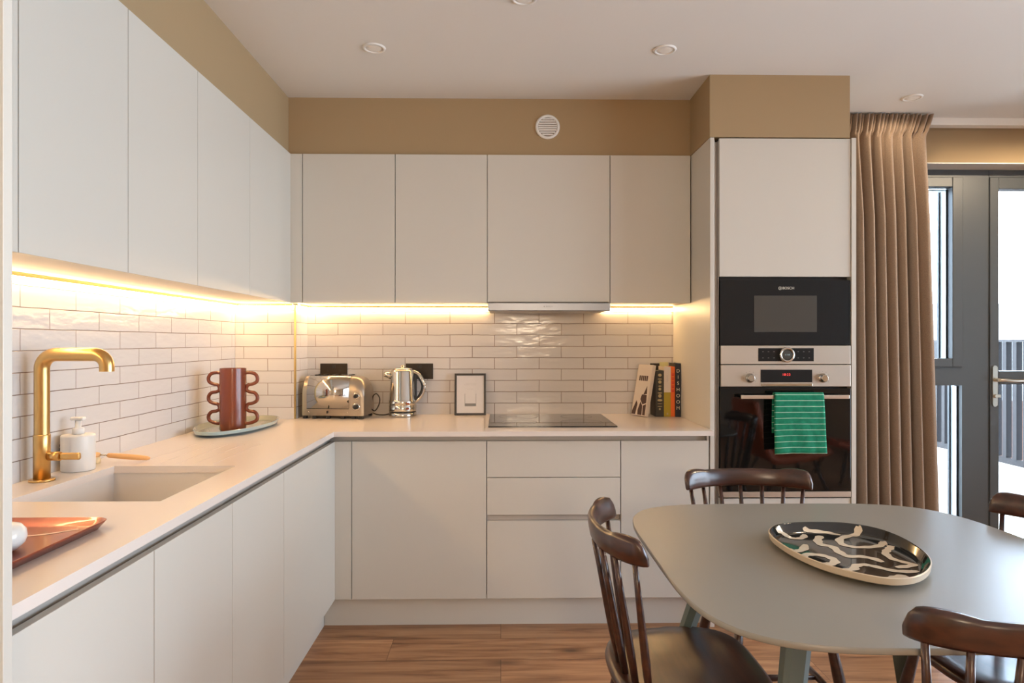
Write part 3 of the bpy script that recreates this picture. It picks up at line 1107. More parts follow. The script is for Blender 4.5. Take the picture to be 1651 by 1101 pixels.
# ------------------------------------------------------------------ toaster
def toaster():
    t = thing('toaster', (-0.850, 3.462, WZ), 'retro bronze and polished steel toaster with two black knobs beside the tiled corner', 'toaster', rz=math.radians(-6))
    W, D = 0.326, 0.185
    x0, x1, yf, yb = -W / 2, W / 2, -D / 2, D / 2
    # outline of the cast body seen from the front, right shoulder rounder
    def outline(xa, xb, za, zb, rl, rr_):
        P = [(xa, za), (xb, za)]
        for k in range(9):
            q = PI / 2 * k / 8
            P.append((xb - rr_ + rr_ * math.cos(q), zb - rr_ * 1.15 + rr_ * 1.15 * math.sin(q)))
        for k in range(7):
            q = PI / 2 + PI / 2 * k / 6
            P.append((xa + rl + rl * math.cos(q), zb - rl + rl * math.sin(q)))
        return P
    # cross-section in (y,z) is an arch; build a loft: sections along x
    secs = [(-0.5, 0.90, 0.86), (-0.492, 0.96, 0.95), (-0.47, 1.0, 1.0), (0.26, 1.0, 1.0), (0.36, 1.0, 0.985), (0.43, 0.99, 0.94), (0.475, 0.97, 0.86), (0.5, 0.93, 0.76)]
    bm = newbm()
    rings = []
    ht = 0.200
    for fx, fd, fh in secs:
        ring = []
        d, h = D * fd / 2, ht * fh
        # the arch: front bottom -> front top curve -> top -> back
        pr = [(-d, 0.0), (-d, h * 0.55)]
        for k in range(1, 8):
            q = PI - PI / 2 * k / 8
            pr.append((-d * 0.45 + d * 0.55 * math.cos(q), h * 0.55 + h * 0.45 * math.sin(q)))
        pr += [(-d * 0.45, h), (d * 0.35, h)]
        for k in range(1, 8):
            q = PI / 2 - PI / 2 * k / 8
            pr.append((d * 0.35 + d * 0.65 * math.cos(q), h * 0.45 + h * 0.55 * math.sin(q)))
        pr += [(d, h * 0.45), (d, 0.0)]
        rings.append([bm.verts.new((fx * W, y, 0.016 + z)) for y, z in pr])
    n = len(rings[0])
    for i in range(len(rings) - 1):
        for k in range(n):
            f = bm.faces.new((rings[i][k], rings[i][(k + 1) % n], rings[i + 1][(k + 1) % n], rings[i + 1][k]))
    bm.faces.new(rings[0])
    bm.faces.new(rings[-1][::-1])
    obj('body', bm, TOASTM, t, 35, local=True)
    # polished front sheet following the arch
    bm = newbm()
    d, h = D / 2, ht
    pr = [(-d - 0.003, 0.038), (-d - 0.003, h * 0.55)]
    for k in range(1, 8):
        q = PI - PI / 2 * k / 8
        pr.append((-d * 0.45 + (d * 0.55 + 0.003) * math.cos(q), h * 0.55 + (h * 0.45 + 0.003) * math.sin(q)))
    pr += [(-d * 0.45, h + 0.003), (d * 0.3, h + 0.003)]
    ra = [bm.verts.new((-0.134, y, 0.016 + z)) for y, z in pr]
    rb = [bm.verts.new((0.086, y, 0.016 + z)) for y, z in pr]
    for k in range(len(pr) - 1):
        bm.faces.new((ra[k], ra[k + 1], rb[k + 1], rb[k]))
    fr = obj('steel_cover', bm, CHROME, t, 60, local=True)
    md = fr.modifiers.new('thickness', 'SOLIDIFY')
    md.thickness = 0.0012
    bm = newbm()
    add_box(bm, -0.134, 0.086, yf - 0.0022, yf - 0.0002, 0.0505, 0.0535)
    add_box(bm, -0.028, -0.023, yf - 0.010, yf - 0.0003, 0.028, 0.042, 0.001)
    obj('eject_lever', bm, BLACK, t, local=True)
    for sx in (-0.124, 0.078):
        bm = newbm()
        add_lathe(bm, [(0.0035, 0), (0.0035, 0.0015), (0.002, 0.002)], (sx, yf, 0.034), 14, 'Y')
        obj('screw', bm, CHROME, t, local=True)
    for kz, kr, kd in ((0.117, 0.013, 0.012), (0.062, 0.0155, 0.014)):
        bm = newbm()
        add_lathe(bm, [(kr + 0.004, 0), (kr + 0.004, 0.0015), (kr, 0.002)], (0.124, yf - 0.0003, kz), 28, 'Y')
        ring = obj('knob_ring', bm, CHROME, t, local=True)
        bm = newbm()
        add_lathe(bm, [(kr * 0.8, 0.002), (kr * 0.75, kd), (kr * 0.55, kd + 0.001)], (0.124, yf - 0.0003, kz), 24, 'Y')
        obj('knob', bm, BLACK, ring, local=True)
    for k, fx in enumerate((-0.148, -0.098, -0.026, 0.050, 0.105, 0.146)):
        bm = newbm()
        add_box(bm, fx - 0.010, fx + 0.010, yf + 0.004, yf + 0.024, 0.0003, 0.0165, 0.002)
        obj('foot', bm, BLACK, t, local=True)
    for fx in (-0.146, 0.0, 0.146):
        obj('foot', box(fx - 0.009, fx + 0.009, yb - 0.024, yb - 0.006, 0.0003, 0.0165, 0.002), BLACK, t, local=True)
    bm = newbm()
    for fx in (-0.11, -0.07, -0.02, 0.03, 0.07):
        add_box(bm, fx - 0.008, fx + 0.008, -0.03, 0.03, ht + 0.019, ht + 0.023, 0.001)
    obj('slot_guides', bm, BLACK, t, local=True)
    # cord leaving the right end in a loop
    P = catmull([(0.155, 0.045, 0.045), (0.178, 0.050, 0.028), (0.200, 0.052, 0.060), (0.203, 0.055, 0.095), (0.185, 0.058, 0.118), (0.166, 0.060, 0.105), (0.160, 0.062, 0.080)], 8)
    bm = newbm()
    add_tube(bm, P, 0.0030, 10)
    obj('cord', bm, CORD, t, local=True)
    return t


toaster()

# ------------------------------------------------------------------ kettle
def kettle():
    cx, cy = -0.520, 3.495
    t = thing('kettle', (cx, cy, WZ), 'polished steel jug kettle with looped handle, between toaster and picture frame', 'kettle')
    bm = newbm()
    add_lathe(bm, [(0.072, 0.0004), (0.073, 0.003), (0.0725, 0.020), (0.070, 0.022)], (cx, cy, WZ), 48)
    obj('power_base', bm, CHROME, t)
    bm = newbm()
    add_lathe(bm, [(0.070, 0.0225), (0.0705, 0.028)], (cx, cy, WZ), 48)
    obj('base_gap', bm, BLACK, t)
    bm = newbm()
    add_lathe(bm, [(0.0715, 0.0285), (0.0725, 0.032), (0.0725, 0.058), (0.0710, 0.060), (0.0725, 0.062), (0.0725, 0.083), (0.071, 0.086),
                   (0.0700, 0.088), (0.0625, 0.236), (0.060, 0.243), (0.054, 0.246)], (cx, cy, WZ), 56)
    obj('body', bm, CHROME, t)
    bm = newbm()
    add_lathe(bm, [(0.0535, 0.2462), (0.052, 0.251), (0.030, 0.256), (0.010, 0.258), (0.010, 0.268), (0.006, 0.270)], (cx, cy, WZ), 40)
    obj('lid', bm, CHROME, t)
    bm = newbm()
    add_tube(bm, [(cx - 0.058, cy, WZ + 0.212), (cx - 0.080, cy, WZ + 0.219), (cx - 0.097, cy, WZ + 0.221)], [0.020, 0.0155, 0.0135], 20)
    obj('spout', bm, CHROME, t)
    bm = newbm()
    for zz in (0.045, 0.072):
        add_box(bm, cx + 0.028, cx + 0.044, cy - 0.0705, cy - 0.060, WZ + zz - 0.005, WZ + zz + 0.005, 0.001)
    obj('buttons', bm, COPPER, t)
    P = catmull([(cx + 0.056, cy - 0.004, WZ + 0.236), (cx + 0.085, cy - 0.006, WZ + 0.222), (cx + 0.112, cy - 0.008, WZ + 0.180),
                 (cx + 0.115, cy - 0.008, WZ + 0.145), (cx + 0.098, cy - 0.006, WZ + 0.105), (cx + 0.068, cy - 0.004, WZ + 0.076)], 8)
    bm = newbm()
    add_tube(bm, P, [0.0095] * 20 + [0.0075] * (len(P) - 20), 14)
    obj('handle', bm, CHROME, t)
    P2 = catmull([(cx + 0.062, cy - 0.004, WZ + 0.222), (cx + 0.080, cy - 0.006, WZ + 0.210), (cx + 0.102, cy - 0.008, WZ + 0.176),
                  (cx + 0.1045, cy - 0.008, WZ + 0.145), (cx + 0.088, cy - 0.006, WZ + 0.108), (cx + 0.068, cy - 0.004, WZ + 0.085)], 8)
    bm = newbm()
    add_tube(bm, P2, 0.007, 12)
    obj('handle_grip', bm, BLACK, t)
    bm = newbm()
    add_box(bm, cx + 0.056, cx + 0.075, cy - 0.013, cy + 0.007, WZ + 0.085, WZ + 0.226, 0.004)
    obj('handle_spine', bm, BLACK, t)
    P = catmull([(cx - 0.068, cy + 0.012, WZ + 0.012), (cx - 0.10, cy + 0.02, WZ + 0.0045), (cx - 0.14, cy + 0.035, WZ + 0.0045), (cx - 0.17, cy + 0.055, WZ + 0.012), (cx - 0.19, cy + 0.06, WZ + 0.020)], 8)
    bm = newbm()
    add_tube(bm, P, 0.0030, 10)
    obj('cord', bm, CORD, t)


kettle()

# ------------------------------------------------------------------ picture frame with a printed card
t = thing('photo_frame', (-0.163, 3.525, WZ), 'small black-framed printed card leaning on the tiles beside the kettle', 'frame')
t.rotation_euler = (math.radians(-8), 0, math.radians(2))
x0, x1, h = -0.085, 0.083, 0.224
bm = newbm()
fw = 0.0110
add_box(bm, x0, x0 + fw, -0.006, 0.006, 0.0005, h, 0.001)
add_box(bm, x1 - fw, x1, -0.006, 0.006, 0.0005, h, 0.001)
add_box(bm, x0 + fw, x1 - fw, -0.006, 0.006, 0.0005, fw, 0.001)
add_box(bm, x0 + fw, x1 - fw, -0.006, 0.006, h - fw, h, 0.001)
obj('frame_border', bm, BLACKM, t, local=True)
obj('printed_card', box(x0 + fw, x1 - fw, -0.002, 0.004, fw, h - fw), PAPER, t, local=True)
bm = newbm()
add_box(bm, -0.024, 0.030, -0.0026, -0.0020, 0.1675, 0.1685)
for k in range(9):
    if k != 4:
        add_box(bm, -0.034 + k * 0.0075, -0.034 + k * 0.0075 + 0.0055, -0.0026, -0.0020, 0.1615, 0.1632)
for k in range(4):
    add_box(bm, -0.016 + k * 0.0085, -0.016 + k * 0.0085 + 0.006, -0.0026, -0.0020, 0.1395, 0.1410)
obj('printed_lines', bm, INKL, t, local=True)
bm = newbm()
for (a, b, c, d) in ((-0.0300, -0.0285, 0.063, 0.1155), (0.0285, 0.0300, 0.063, 0.1155)):
    add_box(bm, a, b, -0.0026, -0.0020, c, d)
add_box(bm, -0.0300, 0.0300, -0.0026, -0.0020, 0.0480, 0.0630)
obj('printed_panel', bm, INKG, t, local=True)

# ------------------------------------------------------------------ cookbooks
def book(x0, x1, y0, y1, h, cover, label, rz=0.0, tilt=0.0):
    """upright book, spine facing the room (-Y)"""
    cx = (x0 + x1) / 2
    t = thing('cookbook', (cx, (y0 + y1) / 2, WZ + 0.0004), label, 'book', 'cookbooks at the end of the worktop')
    t.rotation_euler = (0, tilt, rz)
    hw, hd = (x1 - x0) / 2, (y1 - y0) / 2
    bm = newbm()
    add_box(bm, -hw, -hw + 0.0022, -hd, hd, 0, h)
    add_box(bm, hw - 0.0022, hw, -hd, hd, 0, h)
    add_box(bm, -hw + 0.0022, hw - 0.0022, -hd, -hd + 0.0025, 0, h)
    obj('cover', bm, cover, t, local=True)
    obj('pages', box(-hw + 0.0023, hw - 0.0023, -hd + 0.0026, hd - 0.003, 0.002, h - 0.004), BK_PAGES, t, local=True)
    return t, hw, hd


VERT = Matrix.Rotation(PI / 2, 3, 'X')
SPINE = Matrix.Rotation(PI / 2, 3, 'X') @ Matrix.Rotation(-PI / 2, 3, 'Z')

# leaning pale book with a dark shard picture, its cover turned to the room
t, hw, hd = book(0.772, 0.792, 3.42, 3.545, 0.272, BK_WHITE, 'pale book with dark shard picture on its cover, leaning leftmost of the cookbooks', rz=math.radians(24), tilt=0.19)
t.location = (0.7340, 3.470, WZ + 0.0030)
bm = newbm()
def cover_poly(pts):
    # y runs along the cover (0 spine .. 1 fore-edge), z height, on the -X face
    vs = [bm.verts.new((-hw - 0.0006, -hd + 0.002 + y * (2 * hd - 0.004), z)) for y, z in pts]
    vb = [bm.verts.new((-hw - 0.0001, -hd + 0.002 + y * (2 * hd - 0.004), z)) for y, z in pts]
    bm.faces.new(vs)
    n = len(pts)
    for k in range(n):
        bm.faces.new((vs[k], vs[(k + 1) % n], vb[(k + 1) % n], vb[k]))
cover_poly([(0.10, 0.118), (0.34, 0.112), (0.16, 0.158)])
cover_poly([(0.06, 0.070), (0.30, 0.060), (0.50, 0.086), (0.44, 0.112), (0.10, 0.112)])
cover_poly([(0.03, 0.004), (0.05, 0.064), (0.26, 0.054), (0.20, 0.004)])
cover_poly([(0.25, 0.004), (0.31, 0.054), (0.46, 0.074), (0.58, 0.030), (0.56, 0.004)])
cover_poly([(0.72, 0.004), (0.66, 0.060), (0.76, 0.078), (0.985, 0.020), (0.985, 0.004)])
obj('cover_picture', bm, BK_BROWN, t, local=True)
bm = newbm()
for k in range(5):
    cover_poly([(0.2 + k * 0.13, 0.185), (0.29 + k * 0.13, 0.185), (0.29 + k * 0.13, 0.212), (0.2 + k * 0.13, 0.212)])
obj('cover_title', bm, BK_BROWN, t, local=True)

t, hw, hd = book(0.8130, 0.8560, 3.437, 3.560, 0.242, BK_DARK, 'dark brown book with gold ornament print down its spine')
bm = newbm()
z = 0.228
for k, (wd, hh) in enumerate(((0.020, 0.016), (0.024, 0.006), (0.018, 0.018), (0.018, 0.006), (0.015, 0.016), (0.026, 0.006), (0.018, 0.020), (0.028, 0.012), (0.028, 0.003), (0.028, 0.003), (0.010, 0.012))):
    pts = []
    for j in range(8):
        q = 2 * PI * j / 8 + PI / 8
        pts.append((wd / 2 * math.cos(q), hh / 2 * math.sin(q)))
    lo = [bm.verts.new((x, -hd - 0.0005, z - 0.010 + zz)) for x, zz in pts]
    hi = [bm.verts.new((x, -hd - 0.0001, z - 0.010 + zz)) for x, zz in pts]
    bm.faces.new(lo)
    for j in range(8):
        bm.faces.new((lo[j], lo[(j + 1) % 8], hi[(j + 1) % 8], hi[j]))
    z -= hh / 2 + 0.0125
obj('spine_ornament', bm, BK_GOLD, t, local=True)

t, hw, hd = book(0.8565, 0.8920, 3.437, 3.560, 0.262, BK_WHITE, 'book with white upper and mustard lower spine between the dark and orange books')
obj('mustard_band', box(-hw - 0.0004, hw + 0.00002, -hd - 0.0005, hd - 0.001, 0.0002, 0.128), BK_OLIVE, t, local=True)
text_mesh('spine_print', 'simple', 0.014, (0, -hd - 0.0006, 0.200), SPINE, INKL, None, 0.0003).parent = t
obj('spine_mark', box(-0.004, 0.004, -hd - 0.0012, -hd - 0.0006, 0.010, 0.020, 0.001), BK_GOLD, t, local=True)

t, hw, hd = book(0.8925, 0.9140, 3.437, 3.560, 0.262, BK_ORANGE, 'slim orange book with red print beside the black book')
bm = newbm()
for k in range(5):
    zz = 0.222 - k * 0.021
    add_box(bm, -0.0055, 0.0055, -hd - 0.0005, -hd - 0.0001, zz - 0.0075, zz - 0.003)
    add_box(bm, -0.0055, -0.002, -hd - 0.0005, -hd - 0.0001, zz - 0.003, zz + 0.0065)
    add_box(bm, 0.002, 0.0055, -hd - 0.0005, -hd - 0.0001, zz - 0.003, zz + 0.0065)
obj('spine_print', bm, BK_RED, t, local=True)

t, hw, hd = book(0.9145, 0.9420, 3.428, 3.560, 0.280, BK_NAVY, 'black book with big white capital letters down its spine, last before the panel')
for k, ch in enumerate('DISHOOM'):
    o = text_mesh('spine_letter', ch, 0.025, (0, -hd - 0.0006, 0.240 - k * 0.0325), VERT, BK_PAGES, None, 0.0004)
    o.parent = t
t, hw, hd = book(0.866, 0.910, 3.5625, 3.5785, 0.282, BK_LIME, 'tall pale green book showing only its top above the orange book')

# ------------------------------------------------------------------ shallow glazed dishes
def dish(name, loc, R, h, floor_f, mats, label, cat, strokes=None, lift=0.0, foot=0.82, thick=0.006, parts=None):
    """R: outline radius function of angle around loc (x, y), rim height h above base"""
    t = thing(name, loc, label, cat)
    n = 96
    bm = newbm()
    A = [2 * PI * k / n for k in range(n)]

    def ring(f, z, inset=0.0):
        return [bm.verts.new(((R(a) * f - inset) * math.cos(a), (R(a) * f - inset) * math.sin(a), z)) for a in A]
    prof_in = [(0.0, thick), (floor_f * 0.5, thick), (floor_f, thick), (floor_f + (1 - floor_f) * 0.5, thick + h * 0.22), (0.965, h - 0.002)]
    rings = [ring(f, z) for f, z in prof_in[1:]]
    c = bm.verts.new((0, 0, thick))
    for k in range(n):
        bm.faces.new((c, rings[0][k], rings[0][(k + 1) % n]))
    top = ring(0.985, h)
    rim = ring(1.0, h - 0.0015)
    o1 = ring(0.985, h * 0.45)
    o2 = ring(foot + 0.06, 0.004)
    o3 = ring(foot, 0.0003)
    seq = rings + [top, rim, o1, o2, o3]
    for i in range(len(seq) - 1):
        mi = 0 if i < len(rings) else 1
        for k in range(n):
            f = bm.faces.new((seq[i][k], seq[i + 1][k], seq[i + 1][(k + 1) % n], seq[i][(k + 1) % n]))
            f.material_index = mi
    bm.faces.new(o3).material_index = 1

    def zin(x, y):
        a = math.atan2(y, x) % (2 * PI)
        f = math.hypot(x, y) / max(R(a), 1e-6)
        for (f0, z0), (f1, z1) in zip(prof_in[:-1], prof_in[1:]):
            if f <= f1:
                return z0 + (z1 - z0) * (f - f0) / max(f1 - f0, 1e-6)
        return None
    for S, wd in (strokes or []):
        P = catmull([(x, y, 0) for x, y in S], 8)
        L = []
        for i, p in enumerate(P):
            tdir = (P[min(i + 1, len(P) - 1)] - P[max(i - 1, 0)]).normalized()
            nn = Vector((-tdir.y, tdir.x, 0))
            e = min(i, len(P) - 1 - i) / 3.0
            ww = wd * (0.45 + 0.55 * min(1, e)) * (1 + 0.15 * math.sin(i * 0.8))
            row = []
            for s in (-1, -0.5, 0, 0.5, 1):
                q = p + nn * ww / 2 * s
                z = zin(q.x, q.y)
                row.append(None if z is None else bm.verts.new((q.x, q.y, z + 0.0009)))
            L.append(row)
        for i in range(len(L) - 1):
            for k in range(4):
                q = (L[i][k], L[i][k + 1], L[i + 1][k + 1], L[i + 1][k])
                if None not in q:
                    f = bm.faces.new(q)
                    f.material_index = 2
    me_o = obj('bowl' if parts is None else parts, bm, mats, t, 50, local=True)
    return t


def radial(points, c):
    """radius function from a closed outline"""
    P = catmull([(x - c[0], y - c[1], 0) for x, y in points], 10, closed=True)
    pol = sorted(((math.atan2(p.y, p.x) % (2 * PI)), p.length) for p in P)

    def R(a):
        a = a % (2 * PI)
        prev = (pol[-1][0] - 2 * PI, pol[-1][1])
        for q in pol + [(pol[0][0] + 2 * PI, pol[0][1])]:
            if a <= q[0]:
                u = (a - prev[0]) / max(q[0] - prev[0], 1e-6)
                return prev[1] + (q[1] - prev[1]) * u
            prev = q
        return pol[0][1]
    return R


TZ = 0.75
pc = (0.880, 1.625)
rim = [(0.722, 1.762), (0.761, 1.811), (0.816, 1.833), (0.878, 1.840), (0.948, 1.834), (0.998, 1.810), (1.030, 1.765), (1.042, 1.700),
       (1.037, 1.627), (1.020, 1.555), (0.993, 1.498), (0.957, 1.452), (0.916, 1.416), (0.876, 1.397), (0.838, 1.395), (0.798, 1.417),
       (0.756, 1.462), (0.726, 1.518), (0.709, 1.584), (0.704, 1.650), (0.707, 1.710)]
strokes = [([(0.752, 1.795), (0.774, 1.790), (0.784, 1.762), (0.800, 1.755), (0.820, 1.768), (0.834, 1.792)], 0.017),
           ([(0.842, 1.818), (0.872, 1.812), (0.905, 1.803), (0.930, 1.785)], 0.017),
           ([(0.992, 1.805), (0.973, 1.785), (0.945, 1.775), (0.907, 1.745), (0.893, 1.704), (0.906, 1.683), (0.936, 1.678), (0.975, 1.686), (1.000, 1.705), (1.012, 1.725)], 0.019),
           ([(0.872, 1.778), (0.846, 1.741), (0.836, 1.705), (0.855, 1.683), (0.852, 1.646), (0.856, 1.61), (0.887, 1.605), (0.909, 1.589), (0.917, 1.563)], 0.021),
           ([(1.012, 1.690), (1.0, 1.672), (0.980, 1.652), (0.962, 1.628), (0.955, 1.589), (0.966, 1.566), (0.980, 1.546), (0.953, 1.533), (0.927, 1.527)], 0.018),
           ([(0.727, 1.699), (0.731, 1.669), (0.747, 1.652), (0.771, 1.664), (0.796, 1.705)], 0.020),
           ([(0.740, 1.606), (0.764, 1.624), (0.791, 1.619), (0.807, 1.599), (0.806, 1.572), (0.787, 1.554), (0.765, 1.555)], 0.021),
           ([(0.792, 1.511), (0.822, 1.518), (0.838, 1.539), (0.862, 1.546), (0.88, 1.535), (0.902, 1.51), (0.927, 1.499), (0.964, 1.500)], 0.019),
           ([(0.860, 1.450), (0.880, 1.458), (0.900, 1.466), (0.918, 1.469)], 0.024)]
strokes = [([(x - pc[0], y - pc[1]) for x, y in S], wd) for S, wd in strokes]
dish('serving_platter', (pc[0], pc[1], TZ + 0.0004), radial(rim, pc), 0.029, 0.84, [DISHB, DISHR, DISHC],
     'oval black platter with cream squiggle strokes on the dining table', 'platter', strokes, parts='glazed_dish')

tc_ = (-1.208, 2.99)
trim_ = [(-1.302, 2.800), (-1.335, 2.90), (-1.342, 3.02), (-1.325, 3.143), (-1.262, 3.262), (-1.178, 3.310), (-1.110, 3.285), (-1.072, 3.200), (-1.050, 3.077),
         (-1.056, 2.934), (-1.082, 2.820), (-1.135, 2.725), (-1.190, 2.690), (-1.250, 2.715)]
dish('oval_tray', (tc_[0], tc_[1], WZ + 0.0003), radial(trim_, tc_), 0.026, 0.84, [TEALIN, TEAL],
     'pale teal oval ceramic tray under the rust vase', 'tray', parts='glazed_dish', thick=0.005)

# ------------------------------------------------------------------ vase with looped handles
vx, vy, vz = -1.175, 2.905, WZ + 0.0060
t = thing('vase', (vx, vy, vz), 'rust brown cylinder vase with three loops down each side', 'vase')
bm = newbm()
add_lathe(bm, [(0.050, 0.0), (0.0545, 0.004), (0.0552, 0.020), (0.0552, 0.266), (0.0545, 0.272), (0.0520, 0.272), (0.0500, 0.266), (0.0495, 0.02), (0.02, 0.012)], (vx, vy, vz), 56)
obj('body', bm, TERRA, t, 50)
for s in (-1, 1):
    P = []
    for k in range(3):
        z = 0.228 - k * 0.084
        if k == 0:
            P.append((0.050, z + 0.023))
        P += [(0.072, z + 0.0245), (0.094, z + 0.020), (0.1060, z + 0.004), (0.104, z - 0.014), (0.088, z - 0.0245), (0.066, z - 0.030)]
        if k < 2:
            P += [(0.0590, z - 0.042)]
            P += [(0.060, z - 0.052)]
        else:
            P.append((0.050, z - 0.028))
    pts = catmull([(vx + s * a, vy, vz + b) for a, b in P], 6)
    bm = newbm()
    add_tube(bm, pts, 0.0076, 14)
    obj('looped_handle', bm, TERRA, t)

# ------------------------------------------------------------------ tap
tx, ty = -1.300, 1.885
t = thing('kitchen_tap', (tx, ty, WZ), 'brushed brass right-angled kitchen tap behind the sink', 'tap')
bm = newbm()
add_lathe(bm, [(0.032, 0.0003), (0.032, 0.005), (0.030, 0.007)], (tx, ty, WZ), 40)
obj('base_flange', bm, BRASS, t)
bm = newbm()
add_lathe(bm, [(0.0210, 0.007), (0.0210, 0.130), (0.0200, 0.132)], (tx, ty, WZ), 40)
obj('body', bm, BRASS, t)
r_ = 0.0192
P = [(tx, ty, WZ + 0.1305), (tx, ty, 1.210)]
for k in range(1, 9):
    q = PI - PI / 2 * k / 8
    P.append((tx + 0.040 + 0.040 * math.cos(q), ty, 1.210 + 0.040 * math.sin(q)))
xe = -1.118
P.append((xe - 0.035, ty, 1.250))
for k in range(1, 9):
    q = PI / 2 - PI / 2 * k / 8
    P.append((xe - 0.035 + 0.035 * math.cos(q), ty, 1.215 + 0.035 * math.sin(q)))
P.append((xe, ty, 1.202))
bm = newbm()
add_tube(bm, P, r_, 28)
obj('spout', bm, BRASS, t, 50)
bm = newbm()
add_tube(bm, [(tx + 0.020, ty, 0.962), (tx + 0.052, ty, 0.962)], 0.0125, 24)
lv = obj('lever_stub', bm, BRASS, t)
bm = newbm()
add_box(bm, tx + 0.0525, tx + 0.108, ty - 0.006, ty + 0.006, 0.952, 0.972, 0.005, 3)
obj('lever', bm, BRASS, lv)

# ------------------------------------------------------------------ soap dispenser
sx, sy = -1.300, 2.045
t = thing('soap_dispenser', (sx, sy, WZ), 'white pump soap bottle beside the brass tap', 'soap bottle')
bm = newbm()
add_lathe(bm, [(0.0440, 0.0003), (0.0460, 0.003), (0.0460, 0.104), (0.0445, 0.109), (0.018, 0.111)], (sx, sy, WZ), 48)
obj('bottle', bm, SOAPM, t)
bm = newbm()
add_lathe(bm, [(0.0165, 0.1112), (0.0165, 0.128), (0.014, 0.130), (0.0085, 0.131), (0.0085, 0.152)], (sx, sy, WZ), 28)
pc_ = obj('pump_collar', bm, PVC, t)
bm = newbm()
add_box(bm, sx - 0.020, sx + 0.020, sy - 0.010, sy + 0.010, WZ + 0.1525, WZ + 0.163, 0.004, 3)
obj('pump_head', bm, PVC, pc_)
bm = newbm()
for k in range(5):
    q0 = math.radians(200 + k * 1)
    add_box(bm, sx - 0.0462, sx - 0.0452, sy - 0.018, sy - 0.012, WZ + 0.030 + k * 0.011, WZ + 0.037 + k * 0.011)
obj('side_print', bm, INKG, t)

# ------------------------------------------------------------------ dish brush
bx, by = -1.315, 2.150
t = thing('dish_brush', (bx, by, WZ), 'wooden-handled dish brush lying behind the sink beside the soap bottle', 'brush')
bm = newbm()
add_lathe(bm, [(0.017, 0.0003), (0.0185, 0.012), (0.015, 0.022)], (bx, by, WZ), 28)
obj('bristles', bm, BRISTLE, t)
bm = newbm()
add_lathe(bm, [(0.0155, 0.0222), (0.0175, 0.026), (0.0165, 0.033), (0.010, 0.036)], (bx, by, WZ), 28)
obj('brush_head', bm, BEECH, t)
A0, A1 = Vector((bx, by, WZ + 0.030)), Vector((-1.155, 2.185, WZ + 0.0105))
bm = newbm()
add_tube(bm, [A0 + (A1 - A0) * f for f in (0.08, 0.24)], 0.0028, 12)
obj('ferrule', bm, CHROME, t)
bm = newbm()
add_tube(bm, [A0 + (A1 - A0) * f for f in (0.235, 0.26, 0.4, 0.6, 0.8, 0.95, 1.0)], [0.0060, 0.0075, 0.0085, 0.0090, 0.0085, 0.0070, 0.0035], 18)
obj('handle', bm, BEECH, t)

# ------------------------------------------------------------------ copper tray and white pot
def tray():
    x0, x1, y0, y1 = -1.200, -0.832, 1.005, 1.425
    bm = newbm()
    z = WZ
    rings = []
    for inset, zz in ((0.014, 0.0004), (0.003, 0.014), (0.0, 0.0180), (0.003, 0.0190), (0.017, 0.0052), (0.026, 0.0040)):
        P = rrect(x0 + inset, x1 - inset, y0 + inset, y1 - inset, 0.030 - inset * 0.6, 7)
        rings.append([bm.verts.new((x, y, z + zz)) for x, y in P])
    n = len(rings[0])
    for i in range(len(rings) - 1):
        for k in range(n):
            f = bm.faces.new((rings[i][k], rings[i][(k + 1) % n], rings[i + 1][(k + 1) % n], rings[i + 1][k]))
            f.smooth = True
    bm.faces.new(rings[0][::-1])
    bm.faces.new(rings[-1])
    # the pale line that curves across the tray's floor
    pl = catmull([(-1.12, 1.375, 0), (-1.00, 1.335, 0), (-0.93, 1.345, 0), (-0.880, 1.385, 0)], 10)
    pa, pb = [], []
    for i, p in enumerate(pl):
        d = (pl[min(i + 1, len(pl) - 1)] - pl[max(i - 1, 0)]).normalized()
        nn = Vector((-d.y, d.x, 0)) * 0.0045
        pa.append(bm.verts.new((p.x + nn.x, p.y + nn.y, z + 0.0046)))
        pb.append(bm.verts.new((p.x - nn.x, p.y - nn.y, z + 0.0046)))
    for i in range(len(pl) - 1):
        bm.faces.new((pa[i], pa[i + 1], pb[i + 1], pb[i])).material_index = 1
    return bm


solo('serving_tray', tray(), [COPPER, CREAM], 'shiny copper brown tray with a pale curved line at the near end of the worktop', 'tray')
bm = newbm()
prof = [(0.018, 0.0), (0.030, 0.004), (0.040, 0.015), (0.043, 0.026), (0.041, 0.038), (0.034, 0.047), (0.020, 0.052), (0.006, 0.053)]
add_lathe(bm, prof, (-0.930, 1.235, WZ + 0.0044), 40)
solo('ceramic_pot', bm, WHITEC, 'small round white ceramic pot on the copper tray', 'pot')

# ------------------------------------------------------------------ air vent
vc = (0.232, 3.26, 2.351)
t = thing('air_vent', (vc[0], vc[1], vc[2] - 0.061), 'round white slatted air vent high on the beige bulkhead', 'vent')
bm = newbm()
add_lathe(bm, [(0.061, 0.0002), (0.061, 0.004), (0.057, 0.009), (0.049, 0.009), (0.047, 0.004), (0.047, 0.0002)], vc, 56, 'Y', cap=False)
obj('ring', bm, PVC, t)
bm = newbm()
add_lathe(bm, [(0.0468, 0.0002), (0.0468, 0.002)], vc, 40, 'Y')
obj('backing', bm, VENTD, t)
for k in range(8):
    z = -0.0385 + k * 0.011
    hw = math.sqrt(max(0.0465 ** 2 - z * z, 0.0001))
    bm = newbm()
    add_box(bm, vc[0] - hw, vc[0] + hw, vc[1] - 0.0085, vc[1] - 0.0022, vc[2] + z - 0.0032, vc[2] + z + 0.0032)
    obj('slat', bm, PVC, t)

